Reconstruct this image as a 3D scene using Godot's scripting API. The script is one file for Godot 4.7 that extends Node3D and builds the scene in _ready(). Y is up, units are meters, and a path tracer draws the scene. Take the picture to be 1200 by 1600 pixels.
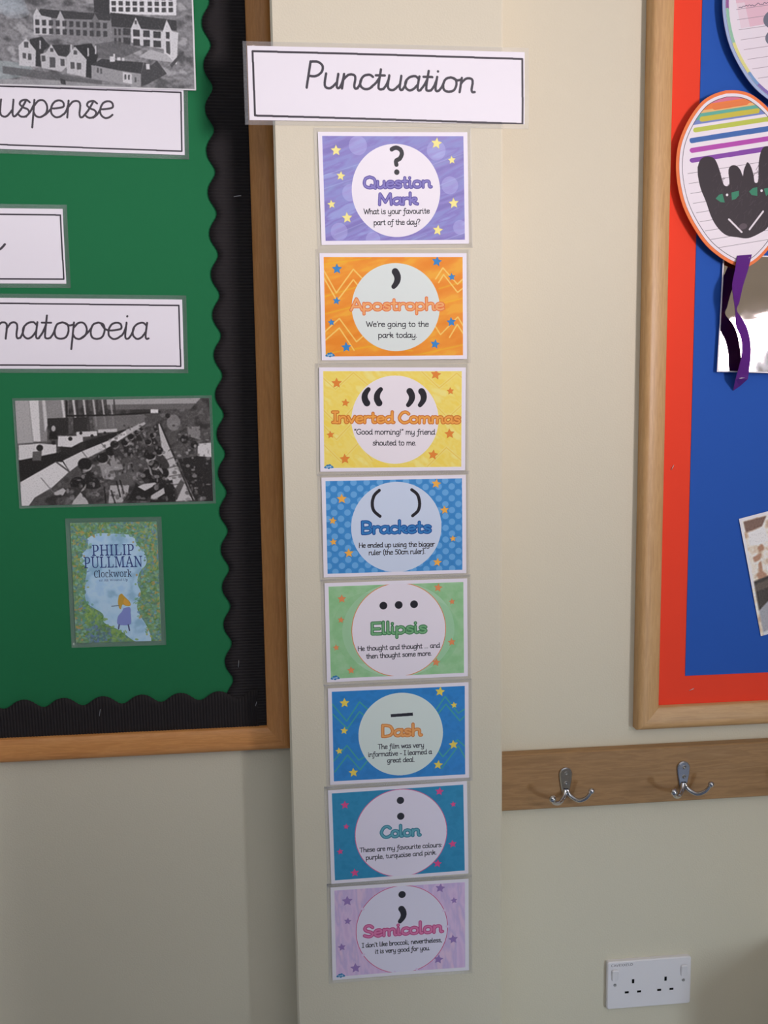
extends Node3D
# A classroom wall: a boxed-in pier with a column of laminated punctuation cards, a green word board on the left, a blue and red board on the right, a coat rack and a double socket.

const WIN_ENERGY := 9.9
const CEIL_ENERGY := 0.13
const LOW_ENERGY := 3.3
var used := {}
var brushes := {}
var M := {}


func _ready() -> void:
	# ---- camera, sky, lights, exposure
	var cam := Camera3D.new()
	cam.name = "camera"
	cam.position = Vector3(0, 1.45, 1.32)
	cam.rotation_degrees = Vector3(-6.40, -5.31, -0.82)
	cam.fov = 61.68
	cam.near = 0.05
	add_child(cam)
	cam.current = true
	var env := Environment.new()
	env.background_mode = Environment.BG_COLOR
	env.background_color = Color(0.80, 0.88, 0.97)
	env.background_energy_multiplier = 2.0
	env.tonemap_mode = Environment.TONE_MAPPER_LINEAR
	env.tonemap_exposure = 1.0
	env.sdfgi_enabled = true
	env.ssao_enabled = true
	env.ssil_enabled = true
	var we := WorldEnvironment.new()
	we.name = "world_environment"
	we.environment = env
	add_child(we)
	# daylight: from an unseen window out of view, placed to light the wall from the right
	var day := AreaLight3D.new()
	day.name = "unseen_right_light"
	day.area_size = Vector2(0.6, 0.6)
	day.light_color = Color(1.0, 0.955, 0.975)
	day.light_energy = WIN_ENERGY
	day.shadow_enabled = true
	add_child(day)
	day.position = Vector3(1.58, 1.6, 2.3)
	day.rotation_degrees = Vector3(0, 90, 0)

	var low := AreaLight3D.new()  # unseen low source out of view, placed to light the lower wall coolly
	low.name = "unseen_low_light"
	low.area_size = Vector2(0.6, 0.5)
	low.light_color = Color(0.86, 0.93, 1.0)
	low.light_energy = LOW_ENERGY
	low.shadow_enabled = true
	add_child(low)
	low.position = Vector3(1.58, 0.85, 2.3)
	low.rotation_degrees = Vector3(0, 90, 0)

	materials()
	room()
	left_board()
	right_board()
	cards()
	coat_rack()
	socket()


# ------------------------------------------------------------------ naming and tree helpers
func numbered(called: String) -> String:
	if not used.has(called):
		used[called] = 0
		return called
	used[called] += 1
	return "%s_%03d" % [called, used[called]]


func tag(o: Node3D, label: String, category: String, group := "", kind := "") -> Node3D:
	o.set_meta("label", label)
	if category:
		o.set_meta("category", category)
	if group:
		o.set_meta("group", group)
	if kind:
		o.set_meta("kind", kind)
	return o


func thing(called: String, at: Vector3, label: String, category: String, group := "") -> Node3D:
	var o := Node3D.new()
	o.name = numbered(called)
	add_child(o)
	o.position = at
	tag(o, label, category, group)
	return o


func obj(called: String, mesh: Mesh, mat: Material, parent: Node3D = null) -> MeshInstance3D:
	var o := MeshInstance3D.new()
	o.mesh = mesh
	if mat:
		o.material_override = mat
	o.cast_shadow = GeometryInstance3D.SHADOW_CASTING_SETTING_ON
	if parent:
		o.name = called
		parent.add_child(o, true)
	else:
		o.name = numbered(called)
		add_child(o)
	return o


func struct(called: String, mesh: Mesh, mat: Material, label: String, category: String) -> MeshInstance3D:
	var o := MeshInstance3D.new()
	o.mesh = mesh
	o.material_override = mat
	o.name = called
	add_child(o)
	tag(o, label, category, "", "structure")
	return o


# ------------------------------------------------------------------ materials
func noise_tex(freq: float, sd: int, size := 512, octaves := 4, normal := false, bump := 2.0) -> NoiseTexture2D:
	var n := FastNoiseLite.new()
	n.seed = sd
	n.frequency = freq
	n.fractal_octaves = octaves
	var t := NoiseTexture2D.new()
	t.width = size
	t.height = size
	t.seamless = true
	t.noise = n
	t.as_normal_map = normal
	t.bump_strength = bump
	return t


func plain(c: Color, rough := 0.7, spec := 0.5) -> StandardMaterial3D:
	var m := StandardMaterial3D.new()
	m.albedo_color = c
	m.roughness = rough
	m.metallic_specular = spec
	return m


func paint(c: Color, rough: float, scale: float, bump: float, sd: int) -> StandardMaterial3D:
	var m := plain(c, rough)
	m.normal_enabled = true
	m.normal_texture = noise_tex(0.06, sd, 512, 4, true, 3.0)
	m.normal_scale = bump
	m.uv1_triplanar = true
	m.uv1_world_triplanar = true
	m.uv1_scale = Vector3.ONE * scale
	return m


func wood(a: Color, b: Color, sd: int, along := 1.1, across := 16.0, rough := 0.42) -> StandardMaterial3D:
	var n := FastNoiseLite.new()
	n.seed = sd
	n.frequency = 0.012
	n.fractal_octaves = 5
	n.fractal_gain = 0.62
	n.domain_warp_enabled = true
	n.domain_warp_amplitude = 25.0
	n.domain_warp_frequency = 0.008
	var t := NoiseTexture2D.new()
	t.width = 512
	t.height = 512
	t.seamless = true
	t.noise = n
	var g := Gradient.new()
	g.offsets = PackedFloat32Array([0.0, 0.38, 0.5, 0.62, 1.0])
	g.colors = PackedColorArray([b, a.lerp(b, 0.35), a, a.lerp(b, 0.5), a.lightened(0.06)])
	t.color_ramp = g
	var m := StandardMaterial3D.new()
	m.albedo_texture = t
	m.roughness = rough
	m.uv1_triplanar = true
	m.uv1_scale = Vector3(along, across, across)
	return m


func print_mat(im: Image, rough := 0.3) -> StandardMaterial3D:
	var m := StandardMaterial3D.new()
	im.generate_mipmaps()
	m.albedo_texture = ImageTexture.create_from_image(im)
	m.roughness = rough
	m.texture_repeat = false
	return m


func materials() -> void:
	M.wall = paint(Color8(221, 213, 190), 0.75, 9.0, 0.25, 3)
	M.far = paint(Color8(84, 90, 92), 0.8, 9.0, 0.25, 4)  # dark tone for the unseen walls, set to limit bounced light
	M.plaster = plain(Color8(205, 206, 202), 0.9)
	M.carpet = paint(Color8(108, 118, 136), 0.6, 20.0, 0.4, 5)
	M.upvc = plain(Color8(240, 241, 243), 0.35)
	M.oak_dark = wood(Color8(218, 154, 90), Color8(190, 124, 64), 11)
	M.oak = wood(Color8(210, 168, 116), Color8(184, 140, 90), 12)
	M.rail = wood(Color8(170, 130, 84), Color8(138, 102, 62), 13, 0.7, 7.0, 0.5)
	M.green = paint(Color8(20, 112, 66), 0.9, 30.0, 0.3, 21)
	M.black = plain(Color8(35, 31, 32), 0.75, 0.4)
	M.red = paint(Color8(248, 66, 36), 0.85, 30.0, 0.3, 22)
	M.blue = paint(Color8(30, 88, 182), 0.85, 30.0, 0.3, 23)
	M.paper = plain(Color8(240, 236, 242), 0.5)
	M.orange = plain(Color8(246, 128, 66), 0.7)
	M.bluecard = plain(Color8(168, 186, 222), 0.7)
	M.steel = plain(Color8(210, 210, 212), 0.3)
	M.steel.metallic = 1.0
	M.chrome = plain(Color8(196, 196, 200), 0.12)
	M.chrome.metallic = 1.0
	M.plastic = plain(Color8(238, 234, 236), 0.3)
	M.dark = plain(Color8(16, 15, 15), 0.8, 0.2)
	M.film = plain(Color(0.9, 0.9, 0.92, 0.07), 0.2)
	M.film.transparency = BaseMaterial3D.TRANSPARENCY_ALPHA
	M.glass = plain(Color(0.95, 0.97, 1.0, 0.05), 0.03)
	M.glass.transparency = BaseMaterial3D.TRANSPARENCY_ALPHA
	M.satin = plain(Color8(92, 26, 128), 0.32)
	M.satin.rim_enabled = true
	M.satin.rim = 0.4
	M.foil = plain(Color8(158, 148, 143), 0.035)
	M.foil.metallic = 1.0
	M.foil.normal_enabled = true
	M.foil.normal_texture = noise_tex(0.012, 31, 256, 2, true, 6.0)
	M.foil.normal_scale = 0.035
	M.foam = plain(Color8(235, 235, 230), 0.9)
	M.lamp = plain(Color8(250, 246, 238), 0.5)
	M.lamp.emission_enabled = true
	M.lamp.emission = Color(0.98, 1.0, 1.0)
	M.lamp.emission_energy_multiplier = 1.5


# ------------------------------------------------------------------ mesh helpers
func begin() -> SurfaceTool:
	var st := SurfaceTool.new()
	st.begin(Mesh.PRIMITIVE_TRIANGLES)
	return st


func quad(st: SurfaceTool, a: Vector3, b: Vector3, c: Vector3, d: Vector3) -> void:
	# a b c d clockwise as seen from the front
	for p in [a, b, c, a, c, d]:
		st.add_vertex(p)


func done(st: SurfaceTool) -> ArrayMesh:
	st.generate_normals()
	return st.commit()


func add_box(st: SurfaceTool, c: Vector3, s: Vector3, bev := 0.0) -> void:
	st.set_smooth_group(-1)
	var h := s / 2.0
	bev = minf(bev, minf(h.x, minf(h.y, h.z)) * 0.99)
	for axis in 3:
		for sg in [-1.0, 1.0]:
			var n := Vector3.ZERO
			n[axis] = sg
			var u := Vector3.ZERO
			u[(axis + 1) % 3] = 1.0
			var v := n.cross(u)
			var hu: float = h[(axis + 1) % 3] - bev
			var hv: float = h[(axis + 2) % 3] - bev
			var o: Vector3 = c + n * h[axis]
			quad(st, o - u * hu + v * hv, o + u * hu + v * hv, o + u * hu - v * hv, o - u * hu - v * hv)
	if bev <= 0.0:
		return
	for axis in 3:
		var b: int = (axis + 1) % 3
		var e: int = (axis + 2) % 3
		for sb in [-1.0, 1.0]:
			for se in [-1.0, 1.0]:
				var p := Vector3.ZERO
				p[b] = sb * h[b]
				p[e] = se * (h[e] - bev)
				var q := Vector3.ZERO
				q[b] = sb * (h[b] - bev)
				q[e] = se * h[e]
				var l := Vector3.ZERO
				l[axis] = h[axis] - bev
				var out := p + q
				facing(st, [c + p - l, c + p + l, c + q + l, c + q - l], out)
	for sx in [-1.0, 1.0]:
		for sy in [-1.0, 1.0]:
			for sz in [-1.0, 1.0]:
				var k := Vector3(sx, sy, sz)
				facing(st, [c + k * Vector3(h.x, h.y - bev, h.z - bev), c + k * Vector3(h.x - bev, h.y, h.z - bev), c + k * Vector3(h.x - bev, h.y - bev, h.z)], k)


func facing(st: SurfaceTool, pts: Array, out: Vector3) -> void:
	# a convex face turned so that it fronts towards `out`
	var n: Vector3 = (pts[1] - pts[0]).cross(pts[2] - pts[0])
	if n.dot(out) > 0.0:
		pts.reverse()
	for i in range(1, pts.size() - 1):
		st.add_vertex(pts[0])
		st.add_vertex(pts[i])
		st.add_vertex(pts[i + 1])


func box(c: Vector3, s: Vector3, bev := 0.0) -> ArrayMesh:
	var st := begin()
	add_box(st, c, s, bev)
	return done(st)


func prism(pts: PackedVector2Array, z0: float, z1: float, bev := 0.0, uv_box := Rect2()) -> ArrayMesh:
	# pts counter-clockwise seen from +z; with uv_box the front carries UVs of that rectangle
	var st := begin()
	st.set_smooth_group(-1)
	var inner := pts
	if bev > 0.0:
		var off := Geometry2D.offset_polygon(pts, -bev)
		if off.size() == 1 and off[0].size() == pts.size():
			inner = off[0]
			var best := 0
			for i in inner.size():
				if inner[i].distance_to(pts[0]) < inner[best].distance_to(pts[0]):
					best = i
			var turned := PackedVector2Array()
			for i in inner.size():
				turned.append(inner[(best + i) % inner.size()])
			inner = turned
		else:
			bev = 0.0
	for side in 2:
		var poly := inner if side == 0 else pts
		var tri := Geometry2D.triangulate_polygon(poly)
		for i in range(0, tri.size(), 3):
			var a := poly[tri[i]]
			var b := poly[tri[i + 1]]
			var c := poly[tri[i + 2]]
			var ccw := (b - a).cross(c - a) > 0.0
			var order := [a, c, b] if ccw == (side == 0) else [a, b, c]
			for p: Vector2 in order:
				if uv_box.size.x > 0.0:
					st.set_uv(Vector2((p.x - uv_box.position.x) / uv_box.size.x, 1.0 - (p.y - uv_box.position.y) / uv_box.size.y))
				st.add_vertex(Vector3(p.x, p.y, z1 if side == 0 else z0))
	var n := pts.size()
	for i in n:
		var j := (i + 1) % n
		for p: Vector3 in [Vector3(pts[i].x, pts[i].y, z1 - bev), Vector3(pts[j].x, pts[j].y, z1 - bev), Vector3(pts[j].x, pts[j].y, z0), Vector3(pts[i].x, pts[i].y, z1 - bev), Vector3(pts[j].x, pts[j].y, z0), Vector3(pts[i].x, pts[i].y, z0)]:
			if uv_box.size.x > 0.0:
				st.set_uv(Vector2((p.x - uv_box.position.x) / uv_box.size.x, 1.0 - (p.y - uv_box.position.y) / uv_box.size.y))
			st.add_vertex(p)
		if bev > 0.0:
			quad(st, Vector3(inner[i].x, inner[i].y, z1), Vector3(inner[j].x, inner[j].y, z1), Vector3(pts[j].x, pts[j].y, z1 - bev), Vector3(pts[i].x, pts[i].y, z1 - bev))
	return done(st)


func round_rect(w: float, h: float, r: float, steps := 6) -> PackedVector2Array:
	var p := PackedVector2Array()
	for k in 4:
		var c := Vector2((w / 2 - r) * [1, -1, -1, 1][k], (h / 2 - r) * [1, 1, -1, -1][k])
		for i in steps + 1:
			p.append(c + Vector2.from_angle(PI / 2 * (k + float(i) / steps)) * r)
	return p


func spline(pts: PackedVector3Array, per := 8) -> PackedVector3Array:
	var out := PackedVector3Array()
	var n := pts.size()
	for i in n - 1:
		for k in per:
			out.append(pts[i].cubic_interpolate(pts[i + 1], pts[maxi(i - 1, 0)], pts[mini(i + 2, n - 1)], float(k) / per))
	out.append(pts[n - 1])
	return out


func add_tube(st: SurfaceTool, path: PackedVector3Array, r0: float, r1: float, sides := 14) -> void:
	st.set_smooth_group(0)
	var n := path.size()
	var rings := []
	var up := Vector3(0.13, 0.31, 0.94)
	for i in n:
		var t := (path[mini(i + 1, n - 1)] - path[maxi(i - 1, 0)]).normalized()
		var u := (up - t * up.dot(t)).normalized()
		up = u
		var v := t.cross(u)
		var ring := []
		for k in sides:
			var a := TAU * k / sides
			ring.append(path[i] + (u * cos(a) + v * sin(a)) * lerpf(r0, r1, float(i) / (n - 1)))
		rings.append(ring)
	for i in n - 1:
		for k in sides:
			var j := (k + 1) % sides
			quad(st, rings[i][k], rings[i][j], rings[i + 1][j], rings[i + 1][k])
	for e in [0, n - 1]:
		for k in sides:
			facing(st, [path[e], rings[e][k], rings[e][(k + 1) % sides]], path[e] - path[1 if e == 0 else n - 2])


func ball(c: Vector3, r: float) -> ArrayMesh:
	var st := begin()
	var rows := 12
	var cols := 18
	var at := func(i: int, j: int) -> Vector3:
		var a := PI * i / rows
		var b := TAU * j / cols
		return c + Vector3(sin(a) * cos(b), cos(a), sin(a) * sin(b)) * r
	for i in rows:
		for j in cols:
			quad(st, at.call(i, j), at.call(i, j + 1), at.call(i + 1, j + 1), at.call(i + 1, j))
	return done(st)


func sheet(w: float, h: float, thick: float, z: float, bend: Callable, front: Material, rest: Material) -> ArrayMesh:
	# a bent sheet of paper: front surface with UVs, back and edges a second surface
	var nx := 16
	var ny := 12
	var f := begin()
	var b := begin()
	var at := func(i: int, j: int, up: float) -> Vector3:
		var x := w * (float(i) / nx - 0.5)
		var y := h * (0.5 - float(j) / ny)
		return Vector3(x, y, z + up + float(bend.call(x / w * 2.0, y / h * 2.0)))
	for i in nx:
		for j in ny:
			for k: Array in [[0, 0], [1, 0], [1, 1], [0, 0], [1, 1], [0, 1]]:
				f.set_uv(Vector2(float(i + k[0]) / nx, float(j + k[1]) / ny))
				f.add_vertex(at.call(i + k[0], j + k[1], thick))
			quad(b, at.call(i, j + 1, 0), at.call(i + 1, j + 1, 0), at.call(i + 1, j, 0), at.call(i, j, 0))
	for i in nx:
		quad(b, at.call(i, 0, 0), at.call(i + 1, 0, 0), at.call(i + 1, 0, thick), at.call(i, 0, thick))
		quad(b, at.call(i, ny, thick), at.call(i + 1, ny, thick), at.call(i + 1, ny, 0), at.call(i, ny, 0))
	for j in ny:
		quad(b, at.call(0, j + 1, 0), at.call(0, j, 0), at.call(0, j, thick), at.call(0, j + 1, thick))
		quad(b, at.call(nx, j, 0), at.call(nx, j + 1, 0), at.call(nx, j + 1, thick), at.call(nx, j, thick))
	f.generate_normals()
	f.generate_tangents()
	var mesh := f.commit()
	mesh.surface_set_material(0, front)
	b.generate_normals()
	b.commit(mesh)
	mesh.surface_set_material(1, rest)
	return mesh


# ------------------------------------------------------------------ drawing on images (prints)
func canvas(w: int, h: int, c: Color) -> Image:
	var im := Image.create(w, h, false, Image.FORMAT_RGBA8)
	im.fill(c)
	return im


func mottle(w: int, h: int, cols: Array, freq: float, sd: int, stretch := 1.0, turn := 0.0, detail := 6) -> Image:
	# soft watercolour blotches between the colours of `cols`
	var n := FastNoiseLite.new()
	n.seed = sd
	n.frequency = freq
	n.fractal_octaves = 4
	var sw := maxi(8, w / detail)
	var sh := maxi(8, h / detail)
	var im := Image.create(sw, sh, false, Image.FORMAT_RGBA8)
	var ca := cos(turn)
	var sa := sin(turn)
	for y in sh:
		for x in sw:
			var u := (x * ca + y * sa) * detail / stretch
			var v := (-x * sa + y * ca) * detail
			var t := clampf(n.get_noise_2d(u, v) * 1.1 + 0.5, 0.0, 0.999) * (cols.size() - 1)
			var a: Color = cols[int(t)]
			im.set_pixel(x, y, a.lerp(cols[int(t) + 1], t - int(t)))
	im.resize(w, h, Image.INTERPOLATE_CUBIC)
	return im


func brush(r: float, c: Color) -> Image:
	var key := "%.1f %s" % [r, c.to_html()]
	if not brushes.has(key):
		var s := int(ceil(r)) * 2 + 3
		var b := Image.create(s, s, false, Image.FORMAT_RGBA8)
		var mid := s / 2
		for y in s:
			for x in s:
				b.set_pixel(x, y, Color(c.r, c.g, c.b, c.a * clampf(r + 0.5 - Vector2(x - mid, y - mid).length(), 0.0, 1.0)))
		brushes[key] = b
	return brushes[key]


func dot(im: Image, p: Vector2, r: float, c: Color) -> void:
	var b := brush(snappedf(r, 0.5), c)
	var s := b.get_width()
	im.blend_rect(b, Rect2i(0, 0, s, s), Vector2i(roundi(p.x) - s / 2, roundi(p.y) - s / 2))


func line(im: Image, pts: PackedVector2Array, r: float, c: Color) -> void:
	var step := maxf(0.8, r * 0.3)
	var left := 0.0
	for i in pts.size() - 1:
		var d := pts[i + 1] - pts[i]
		var l := d.length()
		while left <= l:
			dot(im, pts[i] + d * (left / maxf(l, 0.001)), r, c)
			left += step
		left -= l
	dot(im, pts[pts.size() - 1], r, c)


func curve(pts: PackedVector2Array, per := 7) -> PackedVector2Array:
	var out := PackedVector2Array()
	var n := pts.size()
	for i in n - 1:
		for k in per:
			out.append(pts[i].cubic_interpolate(pts[i + 1], pts[maxi(i - 1, 0)], pts[mini(i + 2, n - 1)], float(k) / per))
	out.append(pts[n - 1])
	return out


func poly(im: Image, pts: PackedVector2Array, c: Color) -> void:
	# even-odd scanline fill, blended where c is translucent
	var lo := INF
	var hi := -INF
	for p in pts:
		lo = minf(lo, p.y)
		hi = maxf(hi, p.y)
	var strip: Image
	if c.a < 1.0:
		strip = canvas(im.get_width(), 1, c)
	var n := pts.size()
	for y in range(maxi(0, int(floor(lo))), mini(im.get_height() - 1, int(ceil(hi))) + 1):
		var xs := []
		var yy := y + 0.5
		for i in n:
			var a := pts[i]
			var b := pts[(i + 1) % n]
			if (a.y <= yy) != (b.y <= yy):
				xs.append(a.x + (yy - a.y) / (b.y - a.y) * (b.x - a.x))
		xs.sort()
		for k in range(0, xs.size() - 1, 2):
			var x0 := clampi(roundi(xs[k]), 0, im.get_width())
			var x1 := clampi(roundi(xs[k + 1]), 0, im.get_width())
			if x1 > x0:
				if strip:
					im.blend_rect(strip, Rect2i(0, 0, x1 - x0, 1), Vector2i(x0, y))
				else:
					im.fill_rect(Rect2i(x0, y, x1 - x0, 1), c)


func oval(c: Vector2, rx: float, ry: float, n := 72) -> PackedVector2Array:
	var p := PackedVector2Array()
	for i in n:
		p.append(c + Vector2(cos(TAU * i / n) * rx, sin(TAU * i / n) * ry))
	return p


func star(im: Image, c: Vector2, r: float, col: Color, turn := 0.0) -> void:
	var p := PackedVector2Array()
	for i in 10:
		p.append(c + Vector2.from_angle(-PI / 2 + turn + PI / 5 * i) * (r if i % 2 == 0 else r * 0.48))
	poly(im, p, col)


func nums(s: String) -> PackedVector2Array:
	var out := PackedVector2Array()
	for w in s.split(" ", false):
		var k := w.split(",")
		out.append(Vector2(float(k[0]), float(k[1])))
	return out


# A stroke alphabet in the manner of infant school lettering: advance; then strokes, s smooth and l straight; x-height 10, ascenders 16.
const BOWL := "s8,8.2 6,10 3,9.3 1,6.5 1.2,2.5 3.5,.2 6,1.2 8,4.5"
const GLYPH := {
	"a": "10;" + BOWL + ";s8.2,10 8.1,2.5 8.8,.3 10,.5",
	"b": "9.6;l1.2,16 1.2,.2;s1.2,6.5 3.5,9.6 6.5,9.6 8.4,6.5 8.2,2.6 5.5,.1 2.8,.6 1.2,3",
	"c": "8.4;s7.6,8.6 5.5,10 2.6,9.2 1,6 1.3,2.4 3.6,.2 6,.3 7.8,1.8",
	"d": "10;" + BOWL + ";s8.2,16 8.1,2.5 8.8,.3 10,.5",
	"e": "9;s1,5.2 4,5.4 7.6,6.4 7.2,9 5,10 2.4,9 1,6 1.3,2.4 3.6,.2 6,.4 8,2",
	"f": "7.5;s7.6,14.8 6.2,16 4.4,15 3.9,12 3.4,0 2.8,-4.5 1.2,-6 -.6,-5.2;l.8,9.6 6.4,9.6",
	"g": "10;" + BOWL + ";s8.2,10 8.2,-2 7.2,-5.4 4.2,-6.2 1.4,-5",
	"h": "10;l1.2,16 1.2,0;s1.2,6 3.6,9.4 6.6,9.6 7.8,7.4 7.8,2.5 8.5,.3 9.8,.5",
	"i": "4.4;s1.3,10 1.3,2.5 2,.3 3.4,.5;l1.3,13.8 1.3,14",
	"k": "9;l1.2,16 1.2,0;s1.2,5 4.5,9.4 7,9.2 7,6.6 4.5,5.2 1.6,5;s3.8,5 6,1.5 8.6,.2",
	"l": "4.4;s1.3,16 1.3,2.5 2,.3 3.4,.5",
	"m": "14.5;l1.2,10 1.2,0;s1.2,6 3,9.4 5.4,9.6 6.5,7.5 6.5,0;s6.5,6 8.5,9.4 11,9.6 12.1,7.4 12.1,2.5 12.8,.3 14,.5",
	"n": "10;l1.2,10 1.2,0;s1.2,6 3.6,9.4 6.6,9.6 7.8,7.4 7.8,2.5 8.5,.3 9.8,.5",
	"o": "9.8;s4.7,10 2,8.8 1,5 2,1.2 4.7,.1 7.5,1.2 8.5,5 7.5,8.8 4.7,10",
	"p": "9.8;l1.2,10 1.2,-6.2;s1.2,6.5 3.5,9.6 6.5,9.6 8.4,6.5 8.2,2.6 5.5,.1 2.8,.6 1.2,3",
	"q": "10;" + BOWL + ";l8.2,10 8.2,-6.2",
	"r": "7.2;l1.2,10 1.2,0;s1.2,6 3,9 5.2,10 6.8,9",
	"s": "8.2;s7,8.6 5,10 2.4,9.4 1.6,7.4 3.6,5.6 6.2,4.4 7,2.4 5.4,.4 3,.1 .9,1.6",
	"t": "7;s3,14 3,2.5 4,.3 6,.6;l.6,9.8 5.6,9.8",
	"u": "10;s1.2,10 1.2,3 2.4,.4 5,.3 7.8,4;s8,10 8,2.5 8.7,.3 9.8,.5",
	"v": "8.8;l.6,10 4.4,.2 8,10", "w": "12.6;l.6,10 3.6,.2 6.3,9 9,.2 12,10",
	"y": "10;s1.2,10 1.2,4 2.4,1 5,.6 8,4;s8.2,10 8.2,-2 7.2,-5.4 4.2,-6.2 1.4,-5",
	"A": "12;l.6,0 6,15.5 11.4,0;l2.7,5.2 9.3,5.2",
	"B": "11.4;l1.4,15.5 1.4,0;s1.4,15.4 6,15.4 9,13.4 8.5,9.6 5,8.2 1.4,8.1;s5,8.2 9,7.2 10,3.8 7.5,.6 1.4,.1",
	"C": "12;s11,13.4 8,15.6 4,14.6 1,10 1.2,5 4.5,.4 8.5,.4 11.2,2.6",
	"D": "12.8;l1.4,15.5 1.4,0;s1.4,15.4 5,15.4 9.5,13.6 11.5,8 9.5,2 5,.1 1.4,.1",
	"E": "10.8;l9.6,15.4 1.4,15.4 1.4,.1 9.8,.1;l1.4,8 8.4,8",
	"G": "13;s11.5,13.2 8.5,15.6 4,14.6 1,10 1.2,5 4.5,.4 8.5,.4 11.6,3;l11.6,3 11.6,7 7.5,7",
	"H": "12;l1.4,15.5 1.4,0;l10.6,15.5 10.6,0;l1.4,8 10.6,8",
	"I": "7;l3.5,15.4 3.5,.2;l.8,15.4 6.2,15.4;l.8,.2 6.2,.2",
	"M": "15;l1.4,0 2.2,15.5 7.5,3.5 12.8,15.5 13.6,0",
	"O": "13.6;s6.8,15.6 2.4,13.4 1,8 2.2,2.6 6.8,.1 11.4,2.6 12.6,8 11.4,13.4 6.8,15.6",
	"P": "11;l1.4,15.5 1.4,0;s1.4,15.4 6,15.4 9.4,13 9.2,9.4 6,7 1.4,7",
	"Q": "14;s6.8,15.6 2.4,13.4 1,8 2.2,2.6 6.8,.1 11.4,2.6 12.6,8 11.4,13.4 6.8,15.6;l8.2,4 12.6,-.6",
	"S": "10.5;s9.2,13.4 6.5,15.6 3,15 1.4,12 3.4,9.2 7.4,7 9.4,4.2 8,1 5,.1 1,2",
	"T": "11;l5.5,15.5 5.5,0;l.4,15.3 10.6,15.3", "W": "16;l.6,15.5 4.4,.2 8,13 11.6,.2 15.4,15.5",
	"0": "9.6;s4.8,15 1.8,12.4 1,7.5 1.8,2.4 4.8,.1 7.8,2.4 8.6,7.5 7.8,12.4 4.8,15",
	"5": "9.6;l8,15 2.2,15 1.8,8.8;s1.8,8.8 5,9.6 8.2,7.4 8.2,3 5.4,.2 1,1.2",
	"(": "5.4;s4.6,17 2.6,13.5 1.7,7.5 2.5,1.5 4.6,-2.5", ")": "5.4;s.6,17 2.6,13.5 3.5,7.5 2.7,1.5 .6,-2.5",
	".": "4;l1.6,.3 1.6,.5", ",": "4;l1.9,.8 1,-2.6", ":": "4;l1.6,.4 1.6,.6;l1.6,8 1.6,8.2", ";": "4;l1.9,.8 1,-2.6;l1.8,8 1.8,8.2",
	"?": "9;s1,12.6 3,15.4 6.5,15 8,11.6 5.6,8.4 4.4,6.2 4.3,4.4;l4.3,.4 4.3,.6", "!": "4;l1.8,15.6 1.8,4.6;l1.8,.4 1.8,.6",
	"'": "3.4;l1.8,15.6 1.3,12", "“": "6.4;l1.6,12.6 2.4,15.8;l4.2,12.6 5,15.8", "”": "6.4;l2.4,15.8 1.6,12.6;l5,15.8 4.2,12.6",
	"-": "7;l1.2,5.4 5.6,5.4", " ": "5.5",
}


func write(im: Image, s: String, p0: Vector2, p1: Vector2, xh: float, r: float, c: Color, slant := 0.0, joined := false, tall := 1.0) -> void:
	# the words s from p0 to p1 along their baseline, letters xh high, pen radius r
	var total := 0.0
	for ch in s:
		total += float(GLYPH[ch].split(";")[0])
	var d := (p1 - p0).normalized()
	var up := Vector2(d.y, -d.x)
	var w := p0.distance_to(p1)
	var sx := (w - 1.0 * r) / total
	var sy := (xh - 2.0 * r) / 10.0
	var pen := p0 + up * r + d * r * 0.2
	var to := func(x: float, v: Vector2) -> Vector2:
		if v.y > 10.0:
			v.y = 10.0 + (v.y - 10.0) * tall
		return pen + d * ((x + v.x) * sx + v.y * sy * slant) + up * (v.y * sy)
	var x := 0.0
	var i := 0
	for ch in s:
		var parts: PackedStringArray = GLYPH[ch].split(";")
		for k in range(1, parts.size()):
			var pts := nums(parts[k].substr(1))
			if parts[k][0] == "s":
				pts = curve(pts)
			var on := PackedVector2Array()
			for v in pts:
				on.append(to.call(x, v))
			line(im, on, r, c)
		var adv := float(parts[0])
		if joined and i < s.length() - 1 and ch.to_lower() == ch:
			var nx := s[i + 1]
			var into := Vector2(adv + 1.2, 7.5)
			if nx in "acod":
				into = Vector2(adv + 1.3, 6.8)
			elif nx == "e":
				into = Vector2(adv + 1.0, 5.2)
			elif nx == "t":
				into = Vector2(adv + 3.0, 8.5)
			elif nx == "s":
				into = Vector2(adv + 5.0, 10.0)
			var from := Vector2(adv - 0.2, 0.5)
			if ch in "ce":
				from = Vector2(adv - 0.8, 1.9)
			elif ch == "t":
				from = Vector2(adv - 1.0, 0.6)
			elif ch == "i":
				from = Vector2(adv - 1.0, 0.5)
			elif ch == "o":
				from = Vector2(6.0, 9.6)
				into.y = maxf(into.y, 8.8) if nx != "e" else 5.2
			elif ch in "ps":
				from = Vector2(5.5, 0.1)
			var link := PackedVector2Array()
			for v in curve(PackedVector2Array([from, from.lerp(into, 0.5) + (Vector2(0.2, -0.6) if ch != "o" else Vector2(0, -1.0)), into]), 8):
				link.append(to.call(x, v))
			line(im, link, r, c)
		x += adv
		i += 1


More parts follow.
